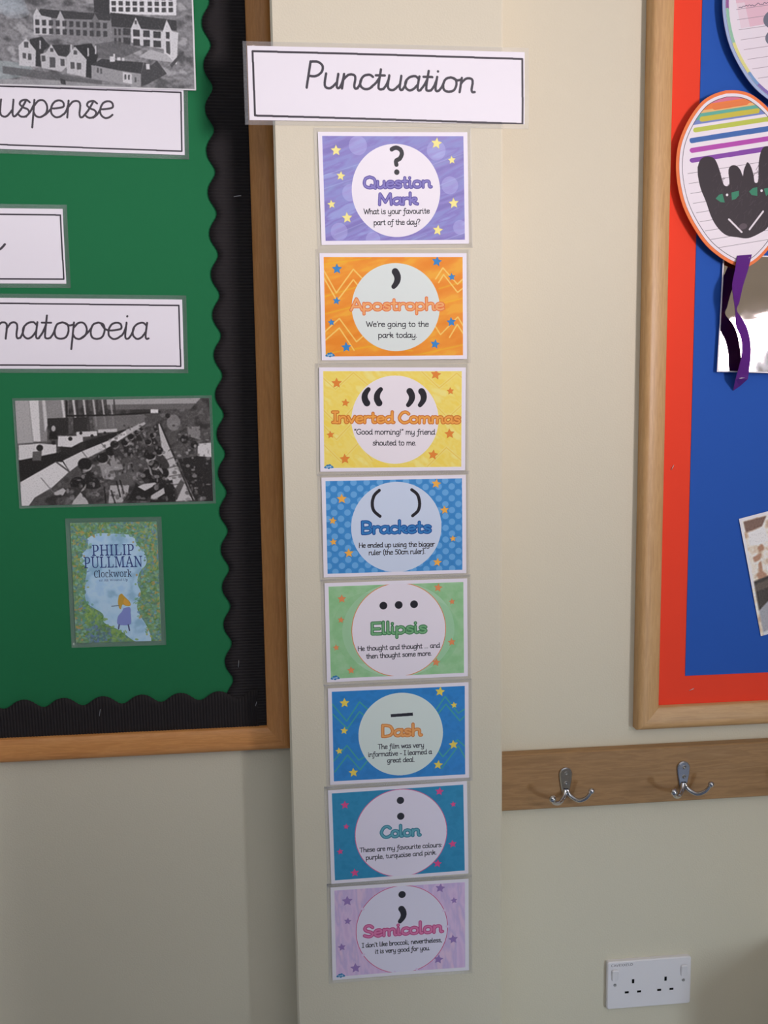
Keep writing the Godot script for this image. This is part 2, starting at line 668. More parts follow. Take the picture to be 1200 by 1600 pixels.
func typeset(im: Image, s: String, at: Vector2, width: float, height: float, c: Color, font: String) -> void:
	# print set in an ordinary font: the triangles of a TextMesh filled on the picture
	var f := SystemFont.new()
	f.font_names = PackedStringArray([font])
	var t := TextMesh.new()
	t.text = s
	t.font = f
	t.font_size = 64
	t.depth = 0.0
	t.pixel_size = 0.01
	var arr: Array = t.surface_get_arrays(0)
	var v: PackedVector3Array = arr[Mesh.ARRAY_VERTEX]
	var idx: PackedInt32Array = arr[Mesh.ARRAY_INDEX] if arr[Mesh.ARRAY_INDEX] else PackedInt32Array(range(v.size()))
	var lo := Vector2(INF, INF)
	var hi := -lo
	for p in v:
		lo = lo.min(Vector2(p.x, p.y))
		hi = hi.max(Vector2(p.x, p.y))
	for i in range(0, idx.size(), 3):
		var q := PackedVector2Array()
		for k in 3:
			var p := v[idx[i + k]]
			q.append(at + Vector2((p.x - lo.x) / (hi.x - lo.x) * width, (hi.y - p.y) / (hi.y - lo.y) * height))
		poly(im, q, c)


class Layout:
	# where things are on a printed sheet, measured between its four corners
	var q: Array
	var size: Vector2
	func _init(tl: Vector2, tr: Vector2, br: Vector2, bl: Vector2, s: Vector2) -> void:
		q = [tl, tr, br, bl]
		size = s
	func at(p: Vector2) -> Vector2:
		var u := 0.5
		var v := 0.5
		for i in 6:
			var e: Vector2 = q[0] * (1 - u) * (1 - v) + q[1] * u * (1 - v) + q[2] * u * v + q[3] * (1 - u) * v - p
			var du: Vector2 = (q[1] - q[0]) * (1 - v) + (q[2] - q[3]) * v
			var dv: Vector2 = (q[3] - q[0]) * (1 - u) + (q[2] - q[1]) * u
			var det := du.cross(dv)
			u -= e.cross(dv) / det
			v -= du.cross(e) / det
		return Vector2(u, v) * size
	func all(s: PackedVector2Array) -> PackedVector2Array:
		var out := PackedVector2Array()
		for p in s:
			out.append(at(p))
		return out


# ------------------------------------------------------------------ the room
func room() -> void:
	var wf := struct("wall_front", box(Vector3(-0.3, 1.3, -0.075), Vector3(4.2, 2.6, 0.15)), M.wall, "cream painted classroom wall behind both notice boards and the coat rack", "wall")
	wf.set_meta("kind", "structure")
	struct("wall_pier", box(Vector3(0.1285, 1.3, 0.05), Vector3(0.317, 2.6, 0.1), 0.003), M.wall, "cream boxed-in pier that stands proud of the wall and carries the punctuation cards", "wall")
	struct("floor", box(Vector3(-0.3, -0.05, 2.5), Vector3(4.2, 0.1, 5.4)), M.carpet, "blue grey vinyl classroom floor below the wall", "floor")
	struct("ceiling", box(Vector3(-0.3, 2.65, 2.5), Vector3(4.2, 0.1, 5.4)), M.plaster, "white classroom ceiling above the boards", "ceiling")
	struct("wall_left", box(Vector3(-2.25, 1.3, 2.5), Vector3(0.1, 2.6, 5.0)), M.far, "unseen grey wall on the left of the room", "wall")
	struct("wall_back", box(Vector3(-0.3, 1.3, 5.1), Vector3(4.2, 2.6, 0.2)), M.far, "unseen grey wall behind the camera", "wall")
	var st := begin()
	add_box(st, Vector3(1.7, 1.3, 0.98), Vector3(0.2, 2.6, 1.96))
	add_box(st, Vector3(1.7, 1.3, 3.82), Vector3(0.2, 2.6, 2.36))
	add_box(st, Vector3(1.7, 0.28, 2.3), Vector3(0.2, 0.56, 0.68))
	add_box(st, Vector3(1.7, 1.2, 2.3), Vector3(0.2, 0.12, 0.68))
	add_box(st, Vector3(1.7, 2.27, 2.3), Vector3(0.2, 0.66, 0.68))
	struct("wall_right", done(st), M.wall, "cream painted wall on the right of the room with openings for the unseen windows", "wall")
	var k := 0
	for q in [[1.6, 0.68], [0.85, 0.58]]:  # unseen windows out of view, sized and placed to shape the side light
		var w := begin()
		for s in [-1.0, 1.0]:
			add_box(w, Vector3(1.68, q[0], 2.3 + s * 0.32), Vector3(0.06, q[1], 0.04), 0.004)
			add_box(w, Vector3(1.68, q[0] + s * (q[1] / 2 - 0.02), 2.3), Vector3(0.06, 0.04, 0.6), 0.004)
		var win := struct("window_%d" % (k + 1), done(w), M.upvc, ["unseen white framed upper window out of view on the right", "unseen white framed lower window out of view on the right"][k], "window")
		obj("pane", box(Vector3(1.69, q[0], 2.3), Vector3(0.006, q[1] - 0.08, 0.6)), M.glass, win)
		k += 1
	struct("unseen_box_1", box(Vector3(1.2, 0.2775, 0.2), Vector3(0.8, 0.555, 0.4), 0.004), M.wall, "unseen low cream box out of view right of the socket, placed to shade the lower wall", "unseen_box")  # unseen box out of view, placed to cast the diagonal shade at lower right
	var pt := begin()  # unseen panels out of view, placed to dim side light on the lower wall
	add_box(pt, Vector3(0.86, 0.735, 1.45), Vector3(0.32, 1.47, 0.05), 0.004)
	add_box(pt, Vector3(1.3, 1.19, 1.45), Vector3(0.57, 0.54, 0.05), 0.004)
	struct("unseen_partition", done(pt), M.wall, "unseen cream panels out of view to the right of the boards, placed to block side light", "partition")
	k = 0
	for p in [Vector3(-1.2, 2.585, 2.9), Vector3(0.5, 2.585, 2.9)]:  # unseen ceiling lamps out of view, placed for soft light from the front
		var l := thing("unseen_ceiling_light", p, ["unseen flat white ceiling light panel over the left side of the room", "unseen flat white ceiling light panel over the right side of the room"][k], "ceiling light", "unseen ceiling light panels")
		obj("frame", box(Vector3(0, 0, 0), Vector3(1.24, 0.03, 0.64), 0.004), M.upvc, l)
		obj("diffuser", box(Vector3(0, -0.017, 0), Vector3(1.2, 0.006, 0.6), 0.002), M.lamp, l)
		var a := AreaLight3D.new()
		a.name = "panel_light"
		a.area_size = Vector2(1.2, 0.6)
		a.light_color = Color(0.86, 1.0, 0.99)
		a.light_energy = CEIL_ENERGY
		a.shadow_enabled = true
		a.position = Vector3(0, -0.03, 0)
		a.rotation_degrees = Vector3(-90, 0, 0)
		l.add_child(a)
		k += 1


# ------------------------------------------------------------------ frames of the notice boards
func frame_rail(length: float, width: float) -> ArrayMesh:
	# half-round moulding along x, mitred at both ends; outer edge at y 0, inner edge at y = width
	var prof := [Vector2(0, 0), Vector2(0, 0.007), Vector2(0, 0.014)]
	for i in 7:
		var a := PI / 2.0 * (i / 6.0)
		prof.append(Vector2(0.0095 * (1.0 - cos(a)), 0.014 + 0.0085 * sin(a)))
	for i in 6:
		var t := (i + 1) / 6.0
		prof.append(Vector2(lerpf(0.0095, width - 0.0015, t), 0.0225 - 0.0055 * t * t))
	prof.append(Vector2(width, 0.0155))
	prof.append(Vector2(width, 0))
	var st := begin()
	st.set_smooth_group(0)
	for i in prof.size() - 1:
		var a: Vector2 = prof[i]
		var b: Vector2 = prof[i + 1]
		quad(st, Vector3(-length / 2 + b.x, b.x, b.y), Vector3(length / 2 - b.x, b.x, b.y), Vector3(length / 2 - a.x, a.x, a.y), Vector3(-length / 2 + a.x, a.x, a.y))
	return done(st)


func frame(parent: Node3D, w: float, h: float, width: float, mat: Material) -> void:
	# four mitred rails round a board w by h whose lower left corner is the parent's origin
	for r in [[Vector3(w / 2, 0, 0), 0.0, w], [Vector3(w, h / 2, 0), 90.0, h], [Vector3(w / 2, h, 0), 180.0, w], [Vector3(0, h / 2, 0), 270.0, h]]:
		var o := obj("frame_rail", frame_rail(r[2], width), mat, parent)
		o.position = r[0]
		o.rotation_degrees.z = r[1]


func corrugated(length: float, reach: float, amp: float, period: float, phase: float) -> ArrayMesh:
	# strip of corrugated card along x, straight edge at y 0 and scalloped edge near y = reach
	var ridge := 0.0046
	var n := int(length / ridge * 6)
	var rows := 5
	var st := begin()
	st.set_smooth_group(0)
	var at := func(i: int, j: int) -> Vector3:
		var x := length * i / n
		var wave := sin(TAU * (x + phase) / period)
		var edge := reach + amp * (wave + 0.1 * cos(2.0 * TAU * (x + phase) / period))
		return Vector3(x, edge * j / rows, 0.0012 + 0.0007 * sin(TAU * x / ridge) + 0.0012 * pow(float(j) / rows, 3.0))
	var drop := Vector3(0, 0, 0.0012)
	for i in n:
		for j in rows:
			quad(st, at.call(i, j + 1), at.call(i + 1, j + 1), at.call(i + 1, j), at.call(i, j))
		quad(st, at.call(i + 1, rows), at.call(i, rows), at.call(i, rows) - drop, at.call(i + 1, rows) - drop)
	return done(st)


func staple(parent: Node3D, at: Vector3, turn: float, len := 0.010) -> void:
	var st := begin()
	add_tube(st, spline(PackedVector3Array([Vector3(-len / 2, 0, -0.0012), Vector3(-len / 2 + 0.0006, 0, 0.0004), Vector3(len / 2 - 0.0006, 0, 0.0004), Vector3(len / 2, 0, -0.0012)]), 4), 0.00045, 0.00045, 6)
	var o := obj("staple", done(st), M.steel, parent)
	o.position = at
	o.rotation_degrees.z = turn


# ------------------------------------------------------------------ pinned and laminated sheets
func laminated(called: String, at: Vector3, tilt: float, w: float, h: float, im: Image, label: String, category: String, group: String, margin := 0.006, lift := 0.0, wave := 0.0006, sd := 1, rough := 0.28) -> Node3D:
	var t := thing(called, at, label, category, group)
	t.rotation_degrees.z = tilt
	var bend := func(u: float, v: float) -> float:
		return lift * (0.5 + 0.5 * u) * (0.5 + 0.5 * u) + wave * (1.0 + 0.5 * sin(u * 2.3 + sd * 1.7) + 0.5 * sin(v * 2.9 + sd * 2.3))
	obj("paper_sheet", sheet(w, h, 0.0003, 0.0005, bend, print_mat(im, rough), M.paper), null, t)
	if margin > 0.0:
		obj("laminate_pouch", sheet(w + 2 * margin, h + 2 * margin, 0.0003, 0.0, bend, M.film, M.film), null, t)
	return t


func word_card(tl: Vector2, tr: Vector2, br: Vector2, bl: Vector2, size: Vector2, rule: PackedVector2Array, pen: float) -> Array:
	var im := canvas(int(size.x), int(size.y), Color8(243, 238, 244))
	var lay := Layout.new(tl, tr, br, bl, size)
	var p := lay.all(rule)
	p.append(p[0])
	line(im, p, pen, Color8(62, 56, 64))
	return [im, lay]


func left_board() -> void:
	var o := Vector3(-1.05, 0.9337, 0)
	var w := 1.0195
	var h := 1.35
	var b := thing("notice_board", o, "green notice board with scalloped black border and brown wooden frame, left of the pier", "notice board", "notice boards")
	frame(b, w, h, 0.0365, M.oak_dark)
	obj("backing_paper", box(Vector3(w / 2, h / 2, 0.003), Vector3(w - 0.06, h - 0.06, 0.006)), M.green, b)
	var right := obj("border_strip", corrugated(1.28, 0.0565, 0.0058, 0.0585, 0.0265), M.black, b)
	right.position = Vector3(w - 0.0365, 0.036, 0.0062)
	right.rotation_degrees.z = 90
	var low := obj("border_strip", corrugated(0.94, 0.053, 0.0064, 0.0585, 0.012), M.black, b)
	low.position = Vector3(0.03, 0.0365, 0.0085)
	for s in [[-0.0866, 1.772, 0.0092, 8.0], [-0.3205, 1.0035, 0.0112, 80.0], [-0.083, 1.006, 0.0092, 70.0], [-0.108, 1.071, 0.0092, 85.0]]:
		staple(b, Vector3(s[0], s[1], s[2]) - o, s[3])
	var ink := Color8(72, 66, 72)
	# the word cards, measured in thirds of a pixel between their corners
	var wc := word_card(Vector2(-390, 372), Vector2(850, 418), Vector2(873, 720), Vector2(-390, 694), Vector2(1240, 310), nums("-370,394 838,432 857,702 -370,672"), 3.4)
	write(wc[0], "suspense", wc[1].at(Vector2(-95, 552)), wc[1].at(Vector2(528, 556)), 88.0, 4.6, ink, 0.14, true)
	laminated("word_card", Vector3(-0.3425, 1.878, 0.0068), -1.1, 0.3663, 0.0908, wc[0], "white word card reading suspense, partly tucked under the picture of old school buildings", "word card", "white word cards", 0.006, 0.0, 0.0006, 2)
	wc = word_card(Vector2(-390, 78), Vector2(288, 78), Vector2(308, 424), Vector2(-390, 424), Vector2(680, 353), nums("-370,104 278,106 295,402 -370,402"), 3.4)
	line(wc[0], wc[1].all(curve(nums("-60,225 -38,190 -62,172 -92,196 -88,244 -50,268 -10,266 15,243"))), 5.0, ink)
	laminated("word_card", Vector3(-0.4375, 1.7002, 0.0068), -0.3, 0.2023, 0.1051, wc[0], "white bordered word card cut off by the left edge, between the two longer word cards", "word card", "white word cards", 0.006, 0.0, 0.0006, 3)
	wc = word_card(Vector2(-390, 490), Vector2(850, 503), Vector2(863, 828), Vector2(-390, 826), Vector2(1240, 335), nums("-370,514 834,530 846,814 -370,806"), 3.4)
	write(wc[0], "Onomatopoeia", wc[1].at(Vector2(-335, 688)), wc[1].at(Vector2(694, 692)), 88.0, 4.6, ink, 0.14, true)
	laminated("word_card", Vector3(-0.3601, 1.5759, 0.0068), -0.65, 0.3748, 0.1012, wc[0], "white word card ending in matopoeia, above the photograph of the crowded workroom", "word card", "white word cards", 0.006, 0.0, 0.0006, 4)
	laminated("picture_print", Vector3(-0.313, 1.9904, 0.0085), -0.25, 0.3459, 0.1432, school_picture(), "grey printed picture of old school buildings above the word card suspense", "picture", "", 0.0, 0.0, 0.0008, 5, 0.4)
	laminated("photo_print", Vector3(-0.2781, 1.4025, 0.0068), 0.15, 0.2803, 0.1547, workroom_picture(), "black and white photograph of rows of people seated at long benches", "photograph", "", 0.004, 0.0, 0.0008, 6)
	laminated("book_cover_print", Vector3(-0.2868, 1.2048, 0.0068), -0.3, 0.1274, 0.1841, book_picture(), "pale blue book cover print with leafy border, lowest sheet on the green board", "book cover", "", 0.007, 0.0, 0.0008, 7)


func school_picture() -> Image:
	var size := Vector2(1024, 424)
	var L := Layout.new(Vector2(-368, -155), Vector2(1169, -97), Vector2(1181, 542), Vector2(-348, 507), size)
	var g := func(v: int, a := 1.0) -> Color: return Color(v / 255.0, v / 255.0, (v + 2) / 255.0, a)
	var im := mottle(1024, 424, [g.call(88), g.call(128), g.call(150), g.call(118), g.call(172)], 0.012, 41, 1.6, 0.3)
	var P := func(s: String, v: int, a := 1.0) -> void: poly(im, L.all(nums(s)), g.call(v, a))
	for k in 6:
		poly(im, L.all(oval(Vector2(-60 + k * 30, -40 + k * 22), 190 - k * 22, 55 - k * 4)), Color(0.72, 0.77, 0.8, 0.28))
	poly(im, L.all(oval(Vector2(-80, 420), 260, 60)), Color(0.72, 0.8, 0.8, 0.4))
	P.call("560,-120 655,-120 655,85 560,70", 62)
	P.call("655,-60 1068,-50 1064,88 655,78", 232)
	for c in 9:
		for r in 3:
			var x := 668 + c * 43 + (6 if c > 4 else 0)
			var y := -34 + r * 36 + c * 0.6
			P.call("%d,%d %d,%d %d,%d %d,%d" % [x, y, x + 26, y, x + 26, y + 26, x, y + 26], 74)
	# middle row of buildings
	P.call("235,48 500,70 660,78 660,125 200,105", 66)
	P.call("192,100 660,118 665,250 192,205", 138)
	P.call("192,205 192,85 214,44 242,88 300,100 300,205", 205)
	P.call("332,110 355,58 380,112 380,205 332,205", 186)
	P.call("545,120 565,76 590,122 590,220 545,215", 120)
	for c in 11:
		for r in 2:
			var x := 203 + c * 41
			var y := 112 + r * 50 + c * 2
			P.call("%d,%d %d,%d %d,%d %d,%d" % [x, y, x + 24, y, x + 24, y + 34, x, y + 34], 70)
	P.call("660,70 760,80 1065,118 1065,178 665,158", 62)
	P.call("665,155 1072,180 1072,330 840,262 665,250", 128)
	P.call("840,168 985,184 985,290 840,268", 212)
	P.call("783,165 814,98 846,168 846,265 783,250", 214)
	P.call("976,188 1004,112 1036,182 1075,190 1062,384 985,330", 218)
	for q in [[680, 165, 14], [706, 166, 14], [735, 164, 42], [796, 172, 40], [858, 176, 40], [920, 182, 46], [998, 186, 22]]:
		for r in 2:
			var y: int = q[1] + r * 56
			P.call("%d,%d %d,%d %d,%d %d,%d" % [q[0], y, q[0] + q[2], y + 2, q[0] + q[2], y + 42, q[0], y + 40], 66)
	P.call("806,118 820,118 820,140 806,140", 90)
	P.call("998,246 1022,246 1022,325 998,310", 80)
	P.call("830,335 900,292 1000,322 1048,372 880,350", 186)
	P.call("1020,385 1100,300 1110,310 1030,405", 78)
	P.call("560,260 700,240 850,290 760,330 700,350 560,345", 92, 0.7)
	# front houses
	P.call("165,232 240,215 285,270 250,300 232,400 195,395", 58)
	P.call("300,265 410,265 400,340 330,330", 62)
	P.call("430,270 540,256 580,330 535,470 500,460", 50)
	P.call("98,270 146,226 202,300 198,400 100,392", 206)
	P.call("228,322 262,312 296,262 336,330 382,342 386,400 352,430 234,406", 198)
	P.call("386,338 440,276 508,354 502,462 388,440", 200)
	for q in [[132, 246, 26, 36], [122, 314, 20, 34], [154, 318, 20, 40], [236, 330, 22, 36], [284, 340, 34, 64], [350, 350, 24, 44], [410, 370, 24, 42], [448, 374, 26, 42], [430, 298, 22, 26], [288, 284, 20, 24]]:
		P.call("%d,%d %d,%d %d,%d %d,%d" % [q[0], q[1], q[0] + q[2], q[1] + 2, q[0] + q[2], q[1] + q[3], q[0], q[1] + q[3]], 88)
	for q in [[224, 238], [412, 262], [514, 284], [560, 270]]:
		P.call("%d,%d %d,%d %d,%d %d,%d" % [q[0], q[1], q[0] + 9, q[1], q[0] + 9, q[1] + 52, q[0], q[1] + 52], 200)
	P.call("540,385 600,350 855,372 838,442 700,424", 62)
	P.call("536,388 700,420 838,440 838,524 536,470", 158)
	P.call("840,440 862,370 900,392 940,360 1000,440 880,505 840,520", 72)
	P.call("728,430 784,440 784,505 728,494", 214)
	for q in [[570, 405], [590, 410], [738, 445], [760, 448], [800, 462]]:
		P.call("%d,%d %d,%d %d,%d %d,%d" % [q[0], q[1], q[0] + 11, q[1], q[0] + 11, q[1] + 30, q[0], q[1] + 30], 90)
	for q in [[650, 335, 22, 34], [672, 318, 10, 50], [695, 340, 20, 20], [725, 345, 14, 18], [872, 380, 22, 34]]:
		P.call("%d,%d %d,%d %d,%d %d,%d" % [q[0], q[1], q[0] + q[2], q[1], q[0] + q[2], q[1] + q[3], q[0], q[1] + q[3]], 216)
	P.call("0,395 230,425 600,485 600,515 340,490 0,440", 96, 0.8)
	P.call("-340,470 300,480 840,528 840,545 -340,505", 172, 0.7)
	P.call("345,470 375,480 380,510 350,505", 60)
	# grain of the print
	soften(im, 3.6)
	im.blend_rect(grain(1024, 424, 0.1, 42), Rect2i(0, 0, 1024, 424), Vector2i.ZERO)
	line(im, PackedVector2Array([Vector2(3, 421), Vector2(1020, 421), Vector2(1020, 3)]), 3.0, Color8(226, 224, 226))
	return im


func soften(im: Image, by: float) -> void:
	# the coarse screen of a small print
	var w := im.get_width()
	var h := im.get_height()
	im.resize(int(w / by), int(h / by), Image.INTERPOLATE_LANCZOS)
	im.resize(w, h, Image.INTERPOLATE_CUBIC)


func grain(w: int, h: int, a: float, sd: int) -> Image:
	return mottle(w, h, [Color(0.05, 0.05, 0.05, a), Color(0.5, 0.5, 0.5, 0), Color(0.95, 0.95, 0.95, a)], 0.09, sd, 1.0, 0.0, 3)


func workroom_picture() -> Image:
	var L := Layout.new(Vector2(25, 57), Vector2(1150, 50), Vector2(1168, 645), Vector2(68, 668), Vector2(1024, 565))
	var g := func(v: int, a := 1.0) -> Color: return Color((v + 3) / 255.0, v / 255.0, (v - 2) / 255.0, a)
	var im := mottle(1024, 565, [g.call(52), g.call(70), g.call(92), g.call(74), g.call(110)], 0.012, 51, 1.6, -0.5)
	var P := func(s: String, v: int, a := 1.0) -> void: poly(im, L.all(nums(s)), g.call(v, a))
	P.call("20,50 330,50 330,165 210,165 210,290 30,310", 150, 0.9)
	P.call("540,50 1100,50 1070,80 540,84", 178, 0.9)
	P.call("540,84 1070,80 1040,112 560,112", 112, 0.8)
	P.call("20,50 100,50 130,300 30,300", 176)
	P.call("104,50 158,50 172,292 132,292", 222)
	P.call("178,50 196,50 212,200 196,240", 205)
	for k in 6:
		var x := 286 + k * 66 - k * k * 2
		P.call("%d,50 %d,50 %d,210 %d,210" % [x, x + 14 - k, x + 34 - k, x + 22], 208 - k * 8)
		P.call("%d,50 %d,50 %d,250 %d,250" % [x + 22, x + 34 - k, x + 46, x + 36], 60)
	P.call("210,160 330,156 330,250 230,262", 48)
	P.call("356,156 440,152 440,235 360,245", 52)
	line(im, L.all(nums("320,145 600,144 860,126")), 4.0, g.call(34))
	line(im, L.all(nums("322,60 322,148")), 3.0, g.call(30))
	P.call("470,150 770,140 770,190 680,240 480,230", 122, 0.8)
	P.call("805,112 850,112 850,134 805,134", 225)
	# far left benches and sitters
	P.call("48,312 160,304 262,312 262,360 130,402 50,400", 218)
	P.call("272,262 412,262 415,300 386,330 270,322", 220)
	P.call("376,238 495,235 495,262 420,268 376,260", 214)
	P.call("500,226 610,222 612,240 500,246", 200)
	P.call("50,402 300,352 400,300 660,225 680,240 330,420 60,530", 40)
	P.call("288,322 385,332 380,372 290,370", 46)
	P.call("390,305 430,302 430,345 388,345", 50)
	for q in [[168, 330, 19], [243, 215, 14], [246, 300, 12], [342, 278, 12], [402, 246, 9], [466, 262, 9], [540, 246, 8]]:
		poly(im, L.all(oval(Vector2(q[0], q[1]), q[2], q[2])), g.call(44))
	P.call("128,352 180,348 176,404 126,404", 96)
	P.call("222,240 262,240 272,280 220,280", 36)
	poly(im, L.all(oval(Vector2(245, 218), 12, 17)), g.call(180))
	# long bench running away from the viewer
	P.call("60,528 260,412 298,412 335,470 240,560 140,620 108,668 64,668", 226)
	P.call("300,404 410,350 560,290 660,232 668,262 560,330 440,390 340,468", 216)
	line(im, L.all(nums("176,505 246,590")), 2.0, g.call(130))
	line(im, L.all(nums("262,412 340,472")), 4.0, g.call(90))
	line(im, L.all(nums("410,352 440,392")), 2.5, g.call(120))
	line(im, L.all(nums("520,306 545,335")), 2.5, g.call(120))
	P.call("660,230 770,184 776,196 668,262", 186)
	# right-hand bench
	P.call("850,196 866,194 960,420 1060,640 950,646 890,500 868,330", 196)
	line(im, L.all(nums("862,196 935,370 1050,640")), 4.0, g.call(46))
	for k in 7:
		line(im, L.all(PackedVector2Array([Vector2(930 + k * 12 - 70, 560 - k * 52), Vector2(1000 - k * 16, 540 - k * 52)])), 2.0, g.call(80))
	P.call("930,600 985,510 1000,540 955,640", 88)
	P.call("965,400 1160,370 1168,645 1070,645 1000,500", 44)
	P.call("1080,312 1160,306 1160,390 1080,384", 214)
	P.call("1020,215 1094,212 1098,290 1026,270", 132)
	poly(im, L.all(oval(Vector2(940, 190), 40, 46)), g.call(150, 0.7))
	for q in [[1003, 285, 26], [1060, 318, 22], [905, 150, 14]]:
		poly(im, L.all(oval(Vector2(q[0], q[1]), q[2], q[2])), g.call(40))
	# floor between and stool legs
	P.call("570,552 680,548 672,600 640,650 560,655", 182)
	P.call("600,480 720,470 700,545 610,550", 96)
	for s in ["575,580 598,655", "606,525 628,618", "626,520 648,600", "535,560 545,655", "690,420 702,470", "650,455 640,480"]:
		line(im, L.all(nums(s)), 3.0, g.call(34))
	# two rows of sitters, backs towards the viewer
	for q in [[425, 425, 40, 1], [385, 538, 44, 0], [525, 390, 34, 2], [575, 352, 30, 2], [595, 312, 24, 0], [655, 300, 22, 1], [690, 268, 18, 0], [725, 245, 14, 1], [752, 225, 12, 0], [800, 500, 48, 1], [870, 480, 40, 0], [800, 372, 34, 2], [850, 350, 28, 0], [822, 430, 30, 1], [790, 300, 18, 0], [815, 262, 15, 1], [835, 228, 11, 0]]:
		var c := Vector2(q[0], q[1])
		var r: float = q[2]
		var coat: int = [62, 44, 150][q[3]]
		poly(im, L.all(curve(PackedVector2Array([c + Vector2(-0.6, 0.7) * r, c + Vector2(0.5, 0.6) * r, c + Vector2(1.7, 1.9) * r, c + Vector2(2.2, 3.4) * r, c + Vector2(0.3, 3.6) * r, c + Vector2(-0.2, 2.2) * r, c + Vector2(-0.6, 0.7) * r]))), g.call(coat))
		poly(im, L.all(oval(c + Vector2(0.25, 0.3) * r, r * 0.8, r * 0.8)), g.call(176))
		poly(im, L.all(oval(c, r, r * 0.88)), g.call(38))
	P.call("245,600 330,562 420,560 375,620 300,615", 60)
	P.call("250,590 300,565 318,580 300,608 252,606", 190)
	P.call("360,640 400,590 440,640 448,662 350,664", 190)
	P.call("670,640 720,540 780,570 930,520 950,648", 40)
	var rng := RandomNumberGenerator.new()
	rng.seed = 53
	for k in 420:
		var y := rng.randf_range(200, 640)
		var x := rng.randf_range(640 - (y - 200) * 0.9, 850 + (y - 200) * 0.25) if k % 3 else rng.randf_range(940, 1150)
		poly(im, L.all(oval(Vector2(x, y), rng.randf_range(3, 6 + y * 0.02), rng.randf_range(3, 5 + y * 0.02), 9)), g.call([34, 52, 84, 120, 170, 200][rng.randi() % 6], 0.5))
	P.call("728,560 760,545 830,535 815,560 770,584", 206)
	P.call("806,612 880,566 886,600 840,628 806,630", 196)
	soften(im, 5.0)
	im.blend_rect(grain(1024, 565, 0.1, 52), Rect2i(0, 0, 1024, 565), Vector2i.ZERO)
	return im


func book_picture() -> Image:
	var L := Layout.new(Vector2(115, 105), Vector2(1055, 85), Vector2(1108, 1385), Vector2(170, 1420), Vector2(512, 740))
	var im := mottle(512, 740, [Color8(150, 190, 215), Color8(176, 212, 236), Color8(190, 220, 240), Color8(170, 208, 238)], 0.006, 61)
	var pale := im
	im = mottle(512, 740, [Color8(96, 140, 84), Color8(130, 160, 96), Color8(104, 150, 116), Color8(140, 168, 130), Color8(96, 138, 140)], 0.02, 63)
	var inner := L.all(curve(nums("300,270 420,215 700,225 800,240 835,330 920,420 940,540 865,640 845,760 880,860 840,1000 870,1100 960,1250 990,1400 830,1400 640,1270 480,1190 460,1090 290,970 270,780 290,600 220,520 240,440 300,370 300,270")))
	var hole := canvas(512, 740, Color(0, 0, 0, 0))
	poly(hole, inner, Color.WHITE)
	im.blit_rect_mask(pale, hole, Rect2i(0, 0, 512, 740), Vector2i.ZERO)
	var leaf := [Color8(132, 168, 92), Color8(96, 150, 110), Color8(150, 176, 120), Color8(78, 138, 120), Color8(110, 160, 150), Color8(176, 168, 60), Color8(200, 140, 60), Color8(96, 130, 190), Color8(70, 100, 80), Color8(140, 190, 170)]
	var rng := RandomNumberGenerator.new()
	rng.seed = 62
	# leafy border: many small leaves, thick along the sides and the top
	for k in 1900:
		var u := rng.randf()
		var v := rng.randf()
		var bank := v > 0.62 + u * 0.42 and u < 0.75
		var p := Vector2(u * 512, v * 740)
		if Geometry2D.is_point_in_polygon(p + Vector2(rng.randf_range(-26, 26), rng.randf_range(-22, 22)), inner):
			continue
		var c: Color = leaf[rng.randi() % leaf.size()]
		if bank and u > 0.12:
			c = [Color8(120, 160, 60), Color8(100, 140, 50), Color8(150, 180, 80), Color8(140, 165, 55)][rng.randi() % 4]
			if u < 0.42 and v > 0.86:
				c = [Color8(90, 110, 180), Color8(70, 90, 120), Color8(110, 150, 150), Color8(80, 100, 90)][rng.randi() % 4]
		c = c.lerp(Color8(160, 204, 180), 0.3)
		c.a = 0.75
		var a := rng.randf() * TAU
		var q := oval(Vector2.ZERO, rng.randf_range(6, 15), rng.randf_range(4, 8), 8)
		for i in q.size():
			q[i] = q[i].rotated(a) + p
		poly(im, q, c)
	soften(im, 2.2)
	var navy := Color8(48, 66, 128)
	for t in [["PHILIP", 345, 340, 460, 108], ["PULLMAN", 258, 470, 640, 106], ["Clockwork", 368, 616, 412, 70]]:
		var p := L.at(Vector2(t[1], t[2]))
		var e := L.at(Vector2(t[1] + t[3], t[2] + t[4]))
		typeset(im, t[0], p, e.x - p.x, e.y - p.y, navy if t[0] != "Clockwork" else Color8(40, 50, 84), "Droid Serif")
	var z := L.at(Vector2(425, 712))
	typeset(im, "or All Wound Up", z, 170.0, 20.0, Color8(90, 110, 150), "Droid Serif")
	# a small figure walking away in a long dress, hair blowing
	poly(im, L.all(curve(nums("690,1030 760,1020 770,1090 775,1190 740,1215 690,1218 640,1212 620,1190 630,1120 670,1070 690,1030"))), Color8(134, 146, 206))
	poly(im, L.all(curve(nums("640,890 670,870 700,900 760,960 765,1000 720,1005 680,990 660,1040 640,1020 630,960 640,890"))), Color8(196, 158, 66))
	poly(im, L.all(curve(nums("700,920 740,945 762,990 720,1000 690,970 700,920"))), Color8(222, 168, 70))
	line(im, L.all(nums("640,1000 560,1008")), 2.5, Color8(110, 130, 150))
	line(im, L.all(nums("642,1212 634,1255")), 4.0, Color8(86, 92, 130))
	line(im, L.all(nums("742,1212 755,1272")), 4.0, Color8(86, 92, 130))
	soften(im, 1.8)
	return im


